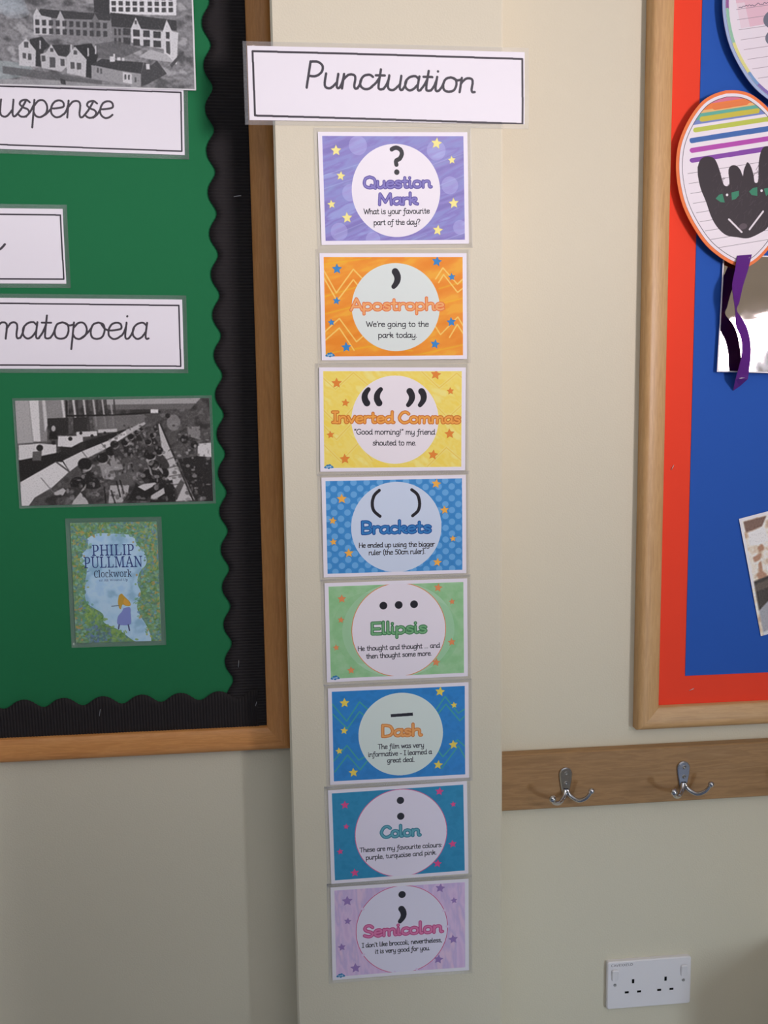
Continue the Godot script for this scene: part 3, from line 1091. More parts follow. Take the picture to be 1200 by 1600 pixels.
# ------------------------------------------------------------------ the pier: title and punctuation cards
func cards() -> void:
	var size := Vector2(1240, 312)
	var wc := word_card(Vector2(32, 66), Vector2(1130, 98), Vector2(1125, 383), Vector2(38, 372), size, nums("52,88 1120,124 1116,381 59,353"), 4.2)
	var ink := Color8(66, 62, 70)
	var L: Layout = wc[1]
	write(wc[0], "P", L.at(Vector2(250, 243)), L.at(Vector2(322, 246)), 82.0, 4.8, ink, 0.16)
	write(wc[0], "unctuation", L.at(Vector2(318, 245)), L.at(Vector2(928, 263)), 72.0, 4.8, ink, 0.16, true)
	laminated("title_card", Vector3(0.1277, 1.8963, 0.1008), 0.1, 0.3778, 0.0951, wc[0], "long white title card reading Punctuation in joined handwriting at the top of the pier", "title card", "", 0.006, 0.0, 0.0012, 1)
	var info := [
		["Question Mark", "violet punctuation card with yellow stars headed Question Mark, topmost of the column", 0.1341, 1.7612, 0.69, 0.2058, 0.1495],
		["Apostrophe", "orange punctuation card with blue stars headed Apostrophe", 0.1315, 1.6013, 0.0, 0.2052, 0.1460],
		["Inverted Commas", "yellow punctuation card with orange stars headed Inverted Commas", 0.1279, 1.4445, -0.58, 0.2076, 0.1462],
		["Brackets", "blue spotted punctuation card with orange stars headed Brackets", 0.1284, 1.2922, 0.04, 0.2074, 0.1439],
		["Ellipsis", "green punctuation card with orange stars headed Ellipsis", 0.1299, 1.1387, 0.19, 0.2080, 0.1469],
		["Dash", "blue punctuation card with yellow stars and green zigzags headed Dash", 0.1313, 0.9824, 0.11, 0.2081, 0.1472],
		["Colon", "turquoise punctuation card with pink stars headed Colon", 0.1291, 0.8287, 0.75, 0.2085, 0.1467],
		["Semicolon", "lilac punctuation card with purple stars headed Semicolon, lowest of the column", 0.1294, 0.6743, 0.01, 0.2098, 0.1490],
	]
	for k in 8:
		var i: Array = info[k]
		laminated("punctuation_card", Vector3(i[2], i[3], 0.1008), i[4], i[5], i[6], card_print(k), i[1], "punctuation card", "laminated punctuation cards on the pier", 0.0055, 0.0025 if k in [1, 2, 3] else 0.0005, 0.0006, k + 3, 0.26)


func card_print(k: int) -> Image:
	var W := 1024
	var H := 724
	var corner: Array = [
		"52,55 1085,70 1080,828 70,825", "72,55 1075,65 1070,775 88,790", "70,55 1062,52 1058,745 85,760", "92,68 1070,45 1065,710 108,745",
		"115,45 1073,12 1078,668 132,715", "135,85 1080,45 1082,685 150,740", "138,80 1070,25 1080,640 157,718", "150,75 1078,10 1085,618 168,695"]
	var q := nums(corner[k])
	var kx := W / q[0].distance_to(q[1])
	var ky := H / q[0].distance_to(q[3])
	var km := (kx + ky) / 2.0
	var L := Layout.new(q[0], q[1], q[2], q[3], Vector2(W, H))
	var im := canvas(W, H, Color8(244, 238, 246))
	var back: Array = [
		[Color8(134, 124, 192), Color8(148, 138, 204), Color8(146, 150, 210), Color8(140, 128, 198), Color8(158, 164, 220)],
		[Color8(242, 144, 44), Color8(245, 152, 52), Color8(247, 158, 54), Color8(250, 176, 62)],
		[Color8(250, 222, 96), Color8(252, 230, 120), Color8(250, 224, 104), Color8(252, 236, 140)],
		[Color8(66, 142, 208), Color8(72, 150, 216), Color8(70, 146, 212)],
		[Color8(150, 204, 146), Color8(160, 210, 156), Color8(170, 214, 166)],
		[Color8(48, 134, 206), Color8(52, 142, 216), Color8(50, 138, 210)],
		[Color8(44, 142, 186), Color8(50, 150, 194), Color8(46, 146, 190)],
		[Color8(226, 194, 232), Color8(236, 206, 238), Color8(214, 190, 230), Color8(240, 208, 234)]][k]
	var stretch: float = [5.0, 3.0, 2.0, 1.0, 1.0, 1.0, 1.0, 4.0][k]
	var turn: float = [-0.35, -0.3, 0.6, 0, 0, 0, 0, 1.5][k]
	im.blit_rect(mottle(W, H, back, 0.008, 70 + k, stretch, turn), Rect2i(0, 0, W - 56, H - 52), Vector2i(28, 26))
	var pic := im.get_region(Rect2i(28, 26, W - 56, H - 52))
	var off := Vector2(28, 26)
	var at := func(s: String) -> PackedVector2Array:
		var p := L.all(nums(s))
		for i in p.size():
			p[i] -= off
		return p
	# patterns behind the circle
	match k:
		0:
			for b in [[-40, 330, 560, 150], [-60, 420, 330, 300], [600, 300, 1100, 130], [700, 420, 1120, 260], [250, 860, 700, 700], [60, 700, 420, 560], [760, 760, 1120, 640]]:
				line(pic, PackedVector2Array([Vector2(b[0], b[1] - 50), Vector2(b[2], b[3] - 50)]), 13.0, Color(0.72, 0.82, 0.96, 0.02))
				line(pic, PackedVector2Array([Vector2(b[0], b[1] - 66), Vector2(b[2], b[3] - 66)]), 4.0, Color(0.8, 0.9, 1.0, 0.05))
			for b in [[325, 150, 62], [865, 190, 65], [955, 428, 58], [1020, 715, 48], [190, 735, 58], [270, 470, 56], [420, 790, 50]]:
				poly(pic, oval(L.at(Vector2(b[0], b[1])) - off, b[2], b[2]), Color(0.78, 0.78, 0.96, 0.38))
		1:
			for s in ["40,370 340,280", "60,480 300,420", "650,90 1090,20", "880,300 1100,240", "820,420 1100,350", "100,745 420,690 700,720", "640,770 1080,670", "90,130 420,90"]:
				line(pic, at.call(s), 13.0, Color(1.0, 0.8, 0.2, 0.025))
				line(pic, at.call(s), 5.0, Color(1.0, 0.86, 0.25, 0.06))
			for s in ["100,170 185,325 300,165 372,240", "100,220 190,380 300,235 350,300", "100,600 205,500 320,660 400,590", "100,660 205,565 305,720", "860,235 910,160 1010,270 1070,215", "880,260 915,205 1010,325 1070,280", "840,530 890,610 1010,490 1075,600", "950,630 1005,540 1070,640"]:
				line(pic, at.call(s), 5.0, Color(1.0, 0.84, 0.45, 0.35))
		2:
			for s in ["90,120 180,200 300,90 420,190", "90,330 200,440 310,310", "90,560 220,690 340,560 430,680", "760,80 880,190 1000,90 1070,150", "850,300 940,390 1060,280", "800,720 930,590 1060,700", "90,430 190,540 300,420"]:
				line(pic, at.call(s), 12.0, Color(1.0, 0.93, 0.6, 0.12))
				line(pic, at.call(s), 4.0, Color(0.97, 0.83, 0.3, 0.15))
		3:
			for r in 18:
				for c in 12:
					dot(pic, Vector2(10 + c * 93 + (46 if r % 2 else 0), 14 + r * 43), 23.0, Color8(112, 178, 232))
		4:
			poly(pic, oval(L.at(Vector2(610, 360)) - off, 405, 345), Color(0.72, 0.87, 0.73, 0.85))
			poly(pic, oval(L.at(Vector2(400, 350)) - off, 250, 260), Color(0.58, 0.79, 0.56, 0.35))
			poly(pic, oval(L.at(Vector2(830, 380)) - off, 200, 240), Color(0.56, 0.8, 0.58, 0.3))
		5:
			for s in ["165,190 260,305 345,175 400,225", "168,258 265,355 345,240 380,270", "170,580 262,470 340,570 390,540", "180,650 265,535 350,635 400,570", "850,240 920,140 1010,250 1075,210", "872,255 925,190 1020,302 1075,250", "870,500 905,545 1005,430 1078,495", "895,625 1010,470 1075,585"]:
				line(pic, at.call(s), 4.5, Color8(70, 172, 168))
		7:
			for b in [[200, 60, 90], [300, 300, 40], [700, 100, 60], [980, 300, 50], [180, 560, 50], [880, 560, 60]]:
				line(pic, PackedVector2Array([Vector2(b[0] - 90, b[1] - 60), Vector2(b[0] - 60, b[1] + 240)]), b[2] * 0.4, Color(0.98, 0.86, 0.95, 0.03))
	# stars
	var stars: Array = [
		"175,182,36 205,355,30 140,547,28 245,640,36 868,143,38 972,257,27 980,550,36 866,733,36", "190,163,34 187,380,26 152,528,23 252,698,34 870,118,34 972,222,25 965,525,32 853,675,32",
		"188,160,34 248,292,26 150,508,25 247,672,34 857,100,35 957,210,24 952,497,34 840,640,34", "228,210,33 168,358,25 172,502,24 275,578,31 867,107,32 922,282,29 977,475,21 870,637,29",
		"230,150,28 225,292,21 193,478,20 292,632,25 876,75,28 970,168,20 968,438,26 862,575,28", "246,183,32 244,370,25 210,508,23 305,655,31 886,107,32 981,197,21 977,463,31 873,600,31",
		"250,180,28 258,325,19 217,495,21 313,640,28 884,93,28 977,178,19 972,442,27 870,575,28", "262,165,34 266,300,23 228,473,25 320,612,33 886,75,31 980,156,21 976,413,31 877,548,31"][k].split(" ")
	var tint: Color = [Color8(250, 238, 150), Color8(62, 140, 206), Color8(238, 142, 60), Color8(252, 186, 84), Color8(240, 150, 96), Color8(246, 222, 92), Color8(232, 84, 148), Color8(162, 130, 194)][k]
	var s_i := 0
	for s in stars:
		var v: PackedStringArray = s.split(",")
		var c := L.at(Vector2(float(v[0]), float(v[1]))) - off
		star(pic, c, float(v[2]) * km + 3.0, tint.darkened(0.12), 0.15 * sin(s_i * 2.0))
		star(pic, c, float(v[2]) * km, tint, 0.15 * sin(s_i * 2.0))
		s_i += 1
	# circle
	var cc: Array = ["583,459,308,320", "588,425,302,304", "583,405,297,300", "595,400,308,308", "612,358,315,315", "622,393,286,282", "625,370,308,297", "630,352,308,292"][k].split(",")
	var mid := L.at(Vector2(float(cc[0]), float(cc[1]))) - off
	var rx := float(cc[2]) * kx
	var ry := float(cc[3]) * ky
	var rim: Color = [Color.TRANSPARENT, Color.TRANSPARENT, Color.TRANSPARENT, Color.TRANSPARENT, Color8(232, 140, 80), Color.TRANSPARENT, Color8(226, 96, 150), Color8(214, 84, 136)][k]
	if rim.a > 0.0:
		poly(pic, oval(mid, rx + 5, ry + 5), rim)
	poly(pic, oval(mid, rx, ry), [Color8(244, 238, 244), Color8(226, 234, 228), Color8(244, 236, 240), Color8(214, 226, 244), Color8(244, 236, 244), Color8(226, 238, 230), Color8(242, 234, 248), Color8(240, 234, 250)][k])
	if k == 7:  # gaps in the dashed ring
		for a in [0.0, 2.6, 3.7, 1.75, 1.25, 5.9]:
			line(pic, PackedVector2Array([mid + Vector2(cos(a) * (rx - 4), sin(a) * (ry - 4)), mid + Vector2(cos(a) * (rx + 8), sin(a) * (ry + 8))]), 9.0, Color8(236, 212, 240))
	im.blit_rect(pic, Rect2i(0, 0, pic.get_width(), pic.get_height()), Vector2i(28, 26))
	# the big mark
	var K := Color8(44, 42, 48)
	var comma := func(head: Vector2, sgn: float, big: float) -> void:
		for i in 25:
			var t := i / 24.0
			var p := head + Vector2(-4.0 + 76.0 * t * (1.0 - t) - 12.0 * t * t, t * 100.0 - 2.0) * big * sgn
			dot(im, p, (24.0 - 8.0 * t * t) * big, K)
	match k:
		0:
			line(im, L.all(curve(nums("556,178 585,167 615,180 626,208 612,240 586,256 587,282"))), 14.0, K)
			dot(im, L.at(Vector2(589, 333)), 18.0, K)
		1:
			comma.call(L.at(Vector2(588, 186)), 1.0, 1.0)
		2:
			for x in [388, 470]:
				comma.call(L.at(Vector2(x, 290)), -1.0, 0.95)
			for x in [684, 764]:
				comma.call(L.at(Vector2(x, 214)), 1.0, 0.95)
		3:
			line(im, L.all(curve(nums("480,152 446,186 432,240 444,290 484,326"))), 11.0, K)
			line(im, L.all(curve(nums("700,147 738,180 752,235 742,286 704,322"))), 11.0, K)
		4:
			for p in ["507,195", "610,190", "713,185"]:
				dot(im, L.at(nums(p)[0]), 28.0, K)
		5:
			poly(im, L.all(nums("553,258 702,247 703,268 555,278")), K)
		6:
			dot(im, L.at(Vector2(620, 150)), 27.0, K)
			dot(im, L.at(Vector2(621, 256)), 27.0, K)
		7:
			dot(im, L.at(Vector2(628, 120)), 27.0, K)
			comma.call(L.at(Vector2(628, 216)), 1.0, 0.98)
	# heading: letters filled in the card's colour with a darker line round them
	var heads: Array = [
		["Question", 357, 835, 449, 449, 66, "Mark", 456, 740, 563, 563, 66], ["Apostrophe", 278, 928, 454, 452, 68], ["Inverted Commas", 157, 1036, 436, 434, 64], ["Brackets", 355, 840, 455, 444, 68],
		["Ellipsis", 421, 810, 398, 384, 66], ["Dash", 488, 770, 420, 410, 66], ["Colon", 486, 762, 410, 393, 64], ["Semicolon", 370, 914, 416, 374, 64]][k]
	var deep: Color = [Color8(92, 78, 156), Color8(234, 118, 66), Color8(214, 120, 50), Color8(34, 88, 160), Color8(70, 132, 84), Color8(224, 134, 62), Color8(52, 128, 150), Color8(206, 84, 140)][k]
	var fill: Color = [Color8(134, 126, 196), Color8(246, 176, 112), Color8(246, 172, 80), Color8(62, 134, 200), Color8(126, 186, 132), Color8(248, 176, 100), Color8(104, 178, 194), Color8(234, 132, 180)][k]
	for n in range(0, heads.size(), 6):
		var a := L.at(Vector2(heads[n + 1], heads[n + 3]))
		var b := L.at(Vector2(heads[n + 2], heads[n + 4]))
		var fat := 11.6 * km
		write(im, heads[n], a, b, heads[n + 5] * ky, fat, deep, 0.0, false, 1.35)
		var inner := L.at(Vector2(heads[n + 1], heads[n + 3]))
		write_inner(im, heads[n], inner, b, heads[n + 5] * ky, fat, fat * 0.5, fill)
	# the example sentence
	var body: Array = [
		["What is your favourite", 358, 814, 618, 618, "part of the day?", 425, 748, 694, 692], ["We're going to the", 385, 813, 559, 557, "park today.", 466, 735, 634, 632],
		["“Good morning!” my friend", 306, 855, 506, 504, "shouted to me.", 432, 730, 580, 578], ["He ended up using the bigger", 341, 855, 542, 530, "ruler (the 50cm ruler).", 408, 792, 592, 580],
		["He thought and thought ... and", 336, 890, 503, 476, "then thought some more.", 392, 836, 554, 530], ["The film was very", 467, 780, 496, 482, "informative - I learned a", 402, 832, 549, 527, "great deal.", 529, 718, 588, 580],
		["These are my favourite colours:", 346, 904, 501, 462, "purple, turquoise and pink.", 387, 866, 552, 513], ["I don't like broccoli; nevertheless,", 361, 902, 477, 433, "it is very good for you.", 449, 822, 516, 488]][k]
	var high: float = [28, 28, 27, 26, 25, 25, 24, 23][k] * ky
	for n in range(0, body.size(), 5):
		write(im, body[n], L.at(Vector2(body[n + 1], body[n + 3])), L.at(Vector2(body[n + 2], body[n + 4])), high, 2.4 * km, K)
	# the small blue cloud mark in the corner
	var mark: Array = ["", "143,752", "140,725", "", "186,684", "", "", "222,663"][k].split(",")
	if mark.size() == 2:
		var p := L.at(Vector2(float(mark[0]), float(mark[1])))
		for d in [[-20, 3, 9], [-9, -4, 11], [6, -6, 12], [18, 1, 10], [0, 5, 11], [-28, 5, 5], [27, 4, 6]]:
			dot(im, p + Vector2(d[0], d[1]), d[2], Color8(56, 130, 184))
		write(im, "twinkl", p + Vector2(-20, 7), p + Vector2(20, 5), 10.0, 1.0, Color8(190, 220, 240))
	return im


func write_inner(im: Image, s: String, p0: Vector2, p1: Vector2, xh: float, outer: float, r: float, c: Color) -> void:
	# the same letters with a thinner pen on the same centre lines
	var total := 0.0
	for ch in s:
		total += float(GLYPH[ch].split(";")[0])
	var d := (p1 - p0).normalized()
	var up := Vector2(d.y, -d.x)
	var sx := (p0.distance_to(p1) - outer) / total
	var sy := (xh - 2.0 * outer) / 10.0
	var pen := p0 + up * outer + d * outer * 0.2
	var x := 0.0
	for ch in s:
		var parts: PackedStringArray = GLYPH[ch].split(";")
		for k in range(1, parts.size()):
			var pts := nums(parts[k].substr(1))
			if parts[k][0] == "s":
				pts = curve(pts)
			for i in pts.size():
				if pts[i].y > 10.0:
					pts[i].y = 10.0 + (pts[i].y - 10.0) * 1.35
				pts[i] = pen + d * ((x + pts[i].x) * sx) + up * (pts[i].y * sy)
			line(im, pts, r, c)
		x += float(parts[0])


# ------------------------------------------------------------------ the blue and red board
func balloon_outline(inset: float) -> PackedVector2Array:
	# a balloon cut from card, pointed at the bottom; millimetres about its middle, counter-clockwise
	var half := nums("0,121.5 -20,118.5 -39,110.5 -58,93.5 -74.5,71.5 -85.5,49 -91.5,21 -92,-8 -87.5,-38 -76,-69 -59.5,-98.5 -39.5,-120 -19,-135 0,-142.5")
	var left := curve(half, 4)
	var p := PackedVector2Array()
	for v in left:
		p.append(v)
	for i in range(left.size() - 2, 0, -1):
		p.append(Vector2(-left[i].x, left[i].y))
	if inset > 0.0:
		p = Geometry2D.offset_polygon(p, -inset)[0]
	if Geometry2D.is_polygon_clockwise(p):
		p.reverse()
	for i in p.size():
		p[i] = p[i] * 0.001
	return p


func balloon(at: Vector3, turn: float, im: Image, band: Material, inset: float, label: String) -> Node3D:
	var t := thing("paper_balloon", at, label, "paper balloon", "paper balloons on the blue board")
	t.rotation_degrees.z = turn
	obj("backing_card", prism(balloon_outline(0.0), 0.0, 0.0012), band, t)
	obj("drawing_paper", prism(balloon_outline(inset), 0.0013, 0.0018, 0.0, Rect2(-0.1, -0.15, 0.2, 0.28)), print_mat(im, 0.6), t)
	obj("foam_pad", box(Vector3(0, 0, -0.006), Vector3(0.03, 0.03, 0.012)), M.foam, t)
	return t


func right_board() -> void:
	var o := Vector3(0.529, 0.9357, 0)
	var w := 1.2
	var h := 1.35
	var b := thing("notice_board", o, "blue notice board with red border and pale wooden frame, right of the pier", "notice board", "notice boards")
	frame(b, w, h, 0.0366, M.oak)
	obj("border_paper", box(Vector3(w / 2, h / 2, 0.003), Vector3(w - 0.066, h - 0.066, 0.006)), M.red, b)
	obj("backing_paper", box(Vector3(w / 2, h / 2, 0.0064), Vector3(w - 0.1685, h - 0.1685, 0.0008)), M.blue, b)
	staple(b, Vector3(0.625, 0.9967, 0.0068) - o, 22.0, 0.008)
	staple(b, Vector3(0.5835, 1.362, 0.0068) - o, 60.0, 0.008)
	# sheets
	var f := thing("foil_sheet", Vector3(0.739, 1.598, 0.0165), "shiny silver foil sheet behind the hanging purple ribbon", "foil sheet")
	f.rotation_degrees = Vector3(-1.2, -2.9, -2.0)
	var crinkle := func(u: float, v: float) -> float:
		return 0.00012 * sin(u * 5.0 + v * 2.0) + 0.0001 * sin(v * 7.0 - u * 3.0)
	obj("foil", sheet(0.170, 0.176, 0.0004, 0.0004, crinkle, M.foil, M.foil), null, f)
	obj("mount_paper", sheet(0.174, 0.180, 0.0003, 0.0, crinkle, M.paper, M.paper), null, f)
	laminated("photo_print", Vector3(0.7904, 1.196, 0.0072), 12.8, 0.149, 0.1998, right_photo(), "tilted glossy photograph at the right edge of the blue board, below the ribbon", "photograph", "", 0.0, 0.0, 0.0008, 3, 0.2)
	# balloons: the middle of each outline, 14.5 mm left of where the drawings are measured from
	var turn := deg_to_rad(9.0)
	var axis := Vector3(cos(turn), sin(turn), 0) * -0.0145
	balloon(Vector3(0.680, 1.812, 0.0195) + axis, 9.0, balloon_drawing(), M.orange, 4.8, "orange-edged paper balloon with rainbow stripes and a drawn black animal face")
	balloon(Vector3(0.746, 2.047, 0.0195) + axis, 9.0, balloon_notes(), M.bluecard, 4.5, "pale blue-edged paper balloon with lined pink paper at the top right corner")
	ribbon()


func balloon_drawing() -> Image:
	# 4 pixels to the millimetre; drawn in the balloon's own millimetres
	var im := canvas(800, 1120, Color8(243, 234, 240))
	var A := func(s: String) -> PackedVector2Array:
		var p := nums(s)
		for i in p.size():
			p[i] = Vector2(p[i].x + 14.5 + 100.0, 130.0 - p[i].y) * 4.0
		return p
	var rim := balloon_outline(9.5)
	for i in rim.size():
		rim[i] = Vector2(rim[i].x * 1000.0 + 100.0, 130.0 - rim[i].y * 1000.0) * 4.0
	# felt-tip bands at the top, kept inside the outline
	var bands := [[120, 104, Color8(222, 120, 150)], [106, 97, Color8(244, 130, 60)], [98, 91, Color8(240, 190, 120)], [94, 84, Color8(96, 178, 158)], [85, 79, Color8(120, 138, 200)]]
	for q in bands:
		for piece in Geometry2D.intersect_polygons(rim, A.call("-110,%d 90,%d 90,%d -110,%d" % [q[0], q[0], q[1], q[1]])):
			poly(im, piece, q[2])
	var rng := RandomNumberGenerator.new()
	rng.seed = 81
	for q in [[-36, 16, 99.5, 3.2, Color8(236, 112, 40)], [-58, 32, 85.6, 3.0, Color8(206, 192, 60)], [-71, 48, 71.7, 3.0, Color8(190, 200, 66)], [-78, 48, 57.0, 3.0, Color8(40, 92, 170)], [-80, 48, 42.7, 3.0, Color8(178, 52, 168)], [-81, 46, 28.6, 3.0, Color8(118, 40, 156)]]:
		for s in 6:
			var y: float = q[2] + rng.randf_range(-1.2, 1.2)
			var c: Color = q[4]
			line(im, A.call("%f,%f %f,%f" % [q[0] + rng.randf() * 2, y, q[1] - rng.randf() * 2, y + rng.randf_range(-0.5, 0.5)]), q[3] * 3.7, c.lightened(rng.randf() * 0.12))
	for y in [10.2, -4.4, -19.2, -34.2, -48.8, -62.8, -77.6, -91.5, -105.5]:
		var half := sqrt(maxf(0.0, 1.0 - pow(y / 132.0, 2.0))) * 84.0 - 9.0
		line(im, A.call("%f,%f %f,%f" % [-14.5 - half, y, -14.5 + half, y]), 1.0, Color8(120, 110, 118))
	var ring := rim.duplicate()
	ring.append(ring[0])
	line(im, ring, 1.3, Color8(70, 60, 70))
	# a child's black animal face: two tall ears, two tufts, green eyes
	var ink := Color8(40, 27, 36)
	poly(im, curve(A.call("-72.7,17 -66.5,27.8 -56.3,30.8 -46.9,27.5 -42.2,20.4 -38.5,5.5 -34.7,-14.6 -26.4,-15.2 -25.4,2 -23.4,9 -18,12 -11,10 -6,3 -3.4,-6 -1,2 3,9 6.7,13 11,6 13.6,-6 14.3,-17.9 20.2,-16.2 24,9.4 30.3,26.7 38,32.1 47.3,26.9 52,12 50,-14 44,-40 36,-72 26.4,-87.7 12.8,-94.3 -6.3,-98.7 -22.9,-94.8 -40.6,-88.8 -53,-75 -60.7,-58 -66.1,-34.8 -71.9,-14.3 -73.7,4.2 -72.7,17"), 5), ink)
	for i in 130:
		var p := Vector2(rng.randf_range(-62, 34), rng.randf_range(-88, 4))
		if p.y > -20 and absf(p.x + 12) < 24:
			continue
		var d := Vector2.from_angle(rng.randf_range(0.4, 1.4)) * rng.randf_range(3, 9)
		if p.x > -55 + (p.y < -60.0 as int) * 14:
			line(im, A.call("%f,%f %f,%f" % [p.x, p.y, p.x + d.x, p.y + d.y]), 2.5, Color(0.3, 0.24, 0.28, 0.1))
	var green := Color8(40, 132, 98)
	for s in ["-50.4,-32.6 -44,-27.5 -38.6,-27.2 -36.6,-40.5 -43,-39", "-24.5,-27.5 -12.2,-26.5 -13.1,-33.5 -19,-38 -25,-38.5", "3.6,-30.1 10,-26 17.5,-25.5 16,-38.5 7.2,-36", "27.6,-29.4 38,-29 40,-34 30,-41"]:
		poly(im, A.call(s), green)
	for s in ["-31.7,-29.7", "23.6,-31.8"]:
		dot(im, A.call(s)[0], 8.0, Color8(236, 232, 236))
	line(im, A.call("-33.4,-66 -15.6,-87.9"), 5.5, Color8(236, 228, 232))
	line(im, A.call("22.3,-62.6 -2.6,-85.9"), 5.5, Color8(236, 228, 232))
	poly(im, oval(A.call("-12,-80")[0], 26, 18), Color8(84, 70, 78))
	return im


func balloon_notes() -> Image:
	var im := canvas(800, 1120, Color8(238, 228, 236))
	var A := func(s: String) -> PackedVector2Array:
		var p := nums(s)
		for i in p.size():
			p[i] = Vector2(p[i].x + 14.5 + 100.0, 130.0 - p[i].y) * 4.0
		return p
	# crayon band round the edge, in patches of different colours
	var edge := balloon_outline(7.0)
	var tints := [Color8(150, 90, 150), Color8(150, 200, 170), Color8(226, 222, 140), Color8(120, 160, 206), Color8(130, 110, 180)]
	var n := edge.size()
	for i in n:
		var a := Vector2(edge[i].x * 1000 + 100, 130 - edge[i].y * 1000) * 4.0
		var j := (i + 1) % n
		var b := Vector2(edge[j].x * 1000 + 100, 130 - edge[j].y * 1000) * 4.0
		var y := edge[i].y * 1000
		var c: Color = tints[0] if y > 20 else tints[1] if y > -34 else tints[2] if y > -80 else tints[3] if y > -100 else tints[4]
		line(im, PackedVector2Array([a, b]), 9.0, c)
	poly(im, A.call("-88,60 50,60 50,-12 -82,-16"), Color8(232, 192, 206))
	poly(im, A.call("-90,20 -72,20 -66,-30 -84,-34"), Color(0.93, 0.9, 0.93, 0.6))
	for k in 14:
		var y := 100.0 - k * 14.5
		var half := sqrt(maxf(0.0, 1.0 - pow(y / 130.0, 2.0))) * 84.0 - 12.0
		line(im, A.call("%f,%f %f,%f" % [-14.5 - half, y - 1.5, -14.5 + half, y - 1.5]), 1.2, Color8(150, 130, 144))
	var rng := RandomNumberGenerator.new()
	rng.seed = 82
	for k in [[-82, 12.5], [-80, 27], [-78, 41.5]]:
		var p := PackedVector2Array()
		for i in 46:
			p.append(Vector2(k[0] + i * 2.4, k[1] + 2.0 + rng.randf_range(-1.6, 1.9)))
		for i in p.size():
			p[i] = Vector2(p[i].x + 114.5, 130.0 - p[i].y) * 4.0
		line(im, curve(p, 4), 1.6, Color8(96, 84, 104))
	for q in [[-28, -10, 18], [-30, -36, 16], [-2, -24, 22]]:
		poly(im, oval(A.call("%d,%d" % [q[0], q[1]])[0], q[2] * 4, q[2] * 3), Color8(110, 114, 130))
	return im


func ribbon() -> void:
	# satin ribbon stapled to the balloon, twisting down in front of the foil to its cut, stapled end
	var rows := [
		[0.6722, 1.6871, 0.022, 0.6957, 1.6891, 0.022], [0.6652, 1.665, 0.030, 0.6868, 1.664, 0.028], [0.6573, 1.6412, 0.038, 0.6780, 1.6410, 0.032], [0.6576, 1.6225, 0.042, 0.6715, 1.6160, 0.034],
		[0.6618, 1.6015, 0.041, 0.6680, 1.6030, 0.034], [0.6632, 1.5800, 0.042, 0.6800, 1.5871, 0.033], [0.6715, 1.5620, 0.042, 0.6872, 1.5720, 0.034], [0.6752, 1.5420, 0.040, 0.6922, 1.5500, 0.034],
		[0.6745, 1.5230, 0.036, 0.6935, 1.5270, 0.032], [0.6735, 1.4990, 0.026, 0.6935, 1.4985, 0.026]]
	var a := PackedVector3Array()
	var b := PackedVector3Array()
	for r in rows:
		a.append(Vector3(r[0], r[1], r[2]))
		b.append(Vector3(r[3], r[4], r[5]))
	a = spline(a, 6)
	b = spline(b, 6)
	var st := begin()
	st.set_smooth_group(0)
	var n := a.size()
	for i in n - 1:
		var d := (b[i] - a[i]).cross(a[i + 1] - a[i]).normalized() * 0.00025
		quad(st, a[i] - d, b[i] - d, b[i + 1] - d, a[i + 1] - d)
		quad(st, a[i + 1] + d, b[i + 1] + d, b[i] + d, a[i] + d)
	# the cut tail, folded flat on the board
	var tail := begin()
	tail.set_smooth_group(-1)
	quad(tail, Vector3(0.6735, 1.499, 0.0258), Vector3(0.6935, 1.4985, 0.0258), Vector3(0.688, 1.488, 0.0120), Vector3(0.6795, 1.4815, 0.0080))
	var o := thing("ribbon", Vector3(0.684, 1.69, 0.02), "twisted purple satin ribbon hanging from the point of the orange-edged balloon", "ribbon")
	var m := obj("ribbon_strip", done(st), M.satin, o)
	m.position = -o.position
	m = obj("ribbon_tail", done(tail), M.satin, o)
	m.position = -o.position
	staple(o, Vector3(0.6895, 1.6815, 0.0228) - o.position, 62.0, 0.008)
	staple(o, Vector3(0.6835, 1.5005, 0.0272) - o.position, 6.0, 0.008)


func right_photo() -> Image:
	var im := mottle(420, 560, [Color8(216, 186, 158), Color8(246, 232, 210), Color8(253, 250, 244), Color8(250, 240, 224)], 0.014, 91, 1.0, 0.0, 4)  # pale upper part: bright sheen on the gloss painted into the print
	for q in ["60,150 84,140 90,165 66,172", "30,190 70,180 64,205 34,214", "50,225 66,220 60,290 46,290", "96,230 112,222 118,285 100,280", "140,60 200,40 190,90 150,100", "150,150 172,150 168,270 150,265", "210,140 240,130 236,250 214,255", "34,270 60,262 80,290 40,298", "280,60 330,50 340,200 290,210"]:
		poly(im, curve(nums(q)), Color8(196, 150, 122))
	poly(im, nums("18,18 130,18 100,60 20,70"), Color8(140, 112, 100))
	poly(im, nums("30,72 110,62 120,130 60,140 26,130"), Color8(250, 248, 246))
	poly(im, nums("14,300 420,250 420,420 250,405 150,420 14,440"), Color8(74, 66, 60))
	poly(im, nums("14,318 200,290 420,280 420,310 14,350"), Color8(104, 92, 82))
	poly(im, curve(nums("14,440 80,400 150,380 420,372 420,560 14,560")), Color8(178, 178, 184))
	poly(im, nums("40,540 130,520 420,515 420,560 14,560 14,545"), Color8(230, 230, 234))
	soften(im, 6.0)
	im.blend_rect(grain(420, 560, 0.08, 92), Rect2i(0, 0, 420, 560), Vector2i.ZERO)
	for r in [Rect2i(0, 0, 420, 14), Rect2i(0, 0, 12, 330)]:
		im.fill_rect(r, Color8(246, 244, 246))
	return im


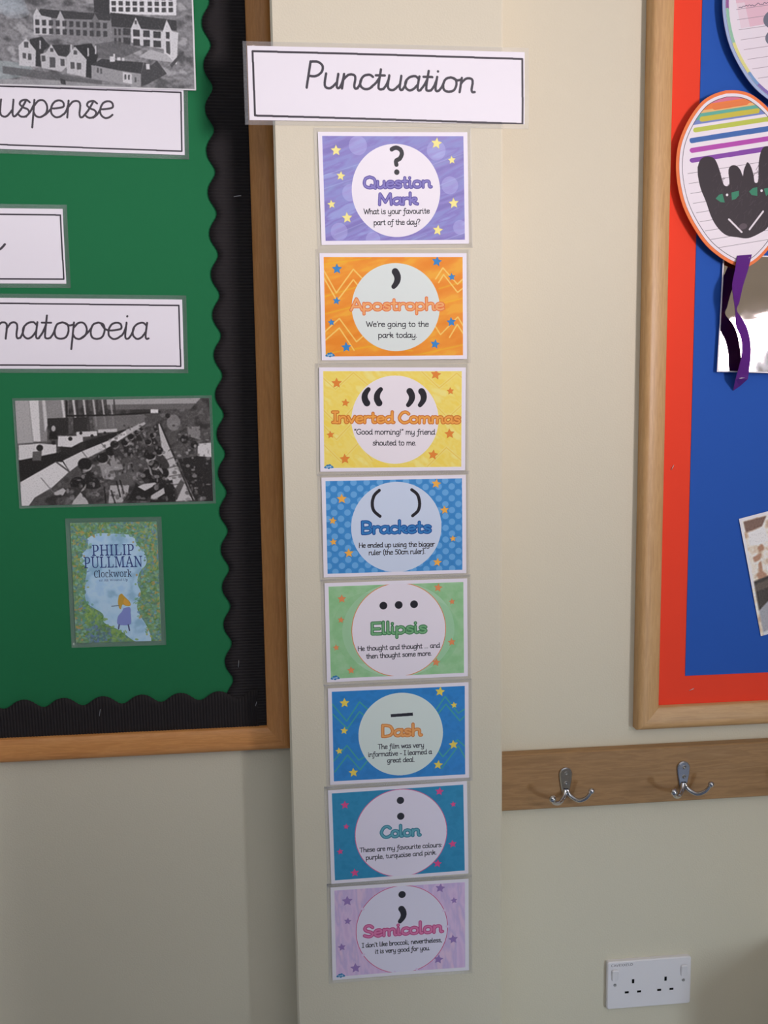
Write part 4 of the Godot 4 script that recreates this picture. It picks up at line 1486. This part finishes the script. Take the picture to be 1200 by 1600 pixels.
# ------------------------------------------------------------------ coat rack and socket
func coat_rack() -> void:
	var t := thing("coat_rack", Vector3(0.288, 0.811, 0), "brown wooden rail with chrome double coat hooks, right of the pier", "coat rack")
	obj("rail", box(Vector3(0.75, 0.047, 0.009), Vector3(1.5, 0.094, 0.018), 0.0015), M.rail, t)
	for x in [0.4105, 0.6085, 0.8065]:
		var h := Node3D.new()
		h.name = "coat_hook"
		t.add_child(h, true)
		h.position = Vector3(x, 0.861, 0.018) - t.position
		var pts := PackedVector2Array()
		for i in 20:
			var a := PI * (i / 19.0)
			pts.append(Vector2(cos(a) * 0.0108, 0.0085 + sin(a) * 0.0108))
		for q in ["-10,-2", "-8.6,-10", "-7,-18", "-5.6,-25", "-3.6,-28", "3.6,-28", "5.6,-25", "7,-18", "8.6,-10", "10,-2"]:
			pts.append(nums(q)[0] * 0.001)
		obj("plate", prism(pts, 0.0, 0.004, 0.0015), M.chrome, h)
		for y in [0.010, -0.006]:
			var s := begin()
			add_tube(s, PackedVector3Array([Vector3(0, y, 0.0035), Vector3(0, y, 0.0046), Vector3(0, y, 0.0052)]), 0.0036, 0.0024, 14)
			obj("screw", done(s), M.steel, h)
		var l := begin()
		add_tube(l, spline(PackedVector3Array([Vector3(-0.001, -0.018, 0.003), Vector3(-0.005, -0.026, 0.009), Vector3(-0.016, -0.030, 0.022), Vector3(-0.029, -0.023, 0.036), Vector3(-0.034, -0.014, 0.043)]), 6), 0.0042, 0.0027)
		obj("prong", done(l), M.chrome, h)
		obj("knob", ball(Vector3(-0.0345, -0.0125, 0.044), 0.0056), M.chrome, h)
		var r := begin()
		add_tube(r, spline(PackedVector3Array([Vector3(0.001, -0.018, 0.003), Vector3(0.006, -0.026, 0.008), Vector3(0.016, -0.030, 0.018), Vector3(0.026, -0.022, 0.027), Vector3(0.032, -0.010, 0.032)]), 6), 0.0042, 0.0027)
		obj("prong", done(r), M.chrome, h)
		obj("knob", ball(Vector3(0.0325, -0.0085, 0.0325), 0.0048), M.chrome, h)


func socket() -> void:
	var t := thing("wall_socket", Vector3(0.563, 0.4857, 0), "white double wall socket low on the wall beneath the coat rack", "socket")
	var tile := canvas(1176, 688, Color8(238, 234, 236))
	typeset(tile, "CAVEXXELD", Vector2(52, 34), 300, 34, Color8(84, 76, 80), "Droid Sans")
	var pl := print_mat(tile, 0.3)
	obj("back_box", prism(round_rect(0.146, 0.0848, 0.004), 0.0, 0.003), M.plastic, t)
	obj("faceplate", prism(round_rect(0.147, 0.0858, 0.0045), 0.003, 0.0085, 0.0016, Rect2(-0.0735, -0.0429, 0.147, 0.0858)), pl, t)
	for s in [-1.0, 1.0]:
		var k := obj("rocker_switch", prism(round_rect(0.0115, 0.0205, 0.003), 0.0, 0.0028, 0.001), M.plastic, t)
		k.position = Vector3(s * 0.0605, 0.0195, 0.0085)
		k.rotation_degrees.x = 6.0
		var sc := begin()
		add_tube(sc, PackedVector3Array([Vector3(0, 0, 0), Vector3(0, 0, 0.0006), Vector3(0, 0, 0.0009)]), 0.0028, 0.0024, 16)
		add_box(sc, Vector3(0, 0, 0.0009), Vector3(0.0045, 0.0007, 0.0004))
		var scr := obj("screw", done(sc), M.steel, t)
		scr.position = Vector3(s * 0.0602, 0.0015, 0.0085)
		var cx: float = -0.0285 + (s + 1.0) * 0.0285
		for p in [[0.0, 0.006, 0.004, 0.0072], [-0.0108, -0.0135, 0.0068, 0.0036], [0.0108, -0.0135, 0.0068, 0.0036]]:
			obj("pin_slot", box(Vector3(cx + p[0], p[1], 0.0085), Vector3(p[2], p[3], 0.0006)), M.dark, t)
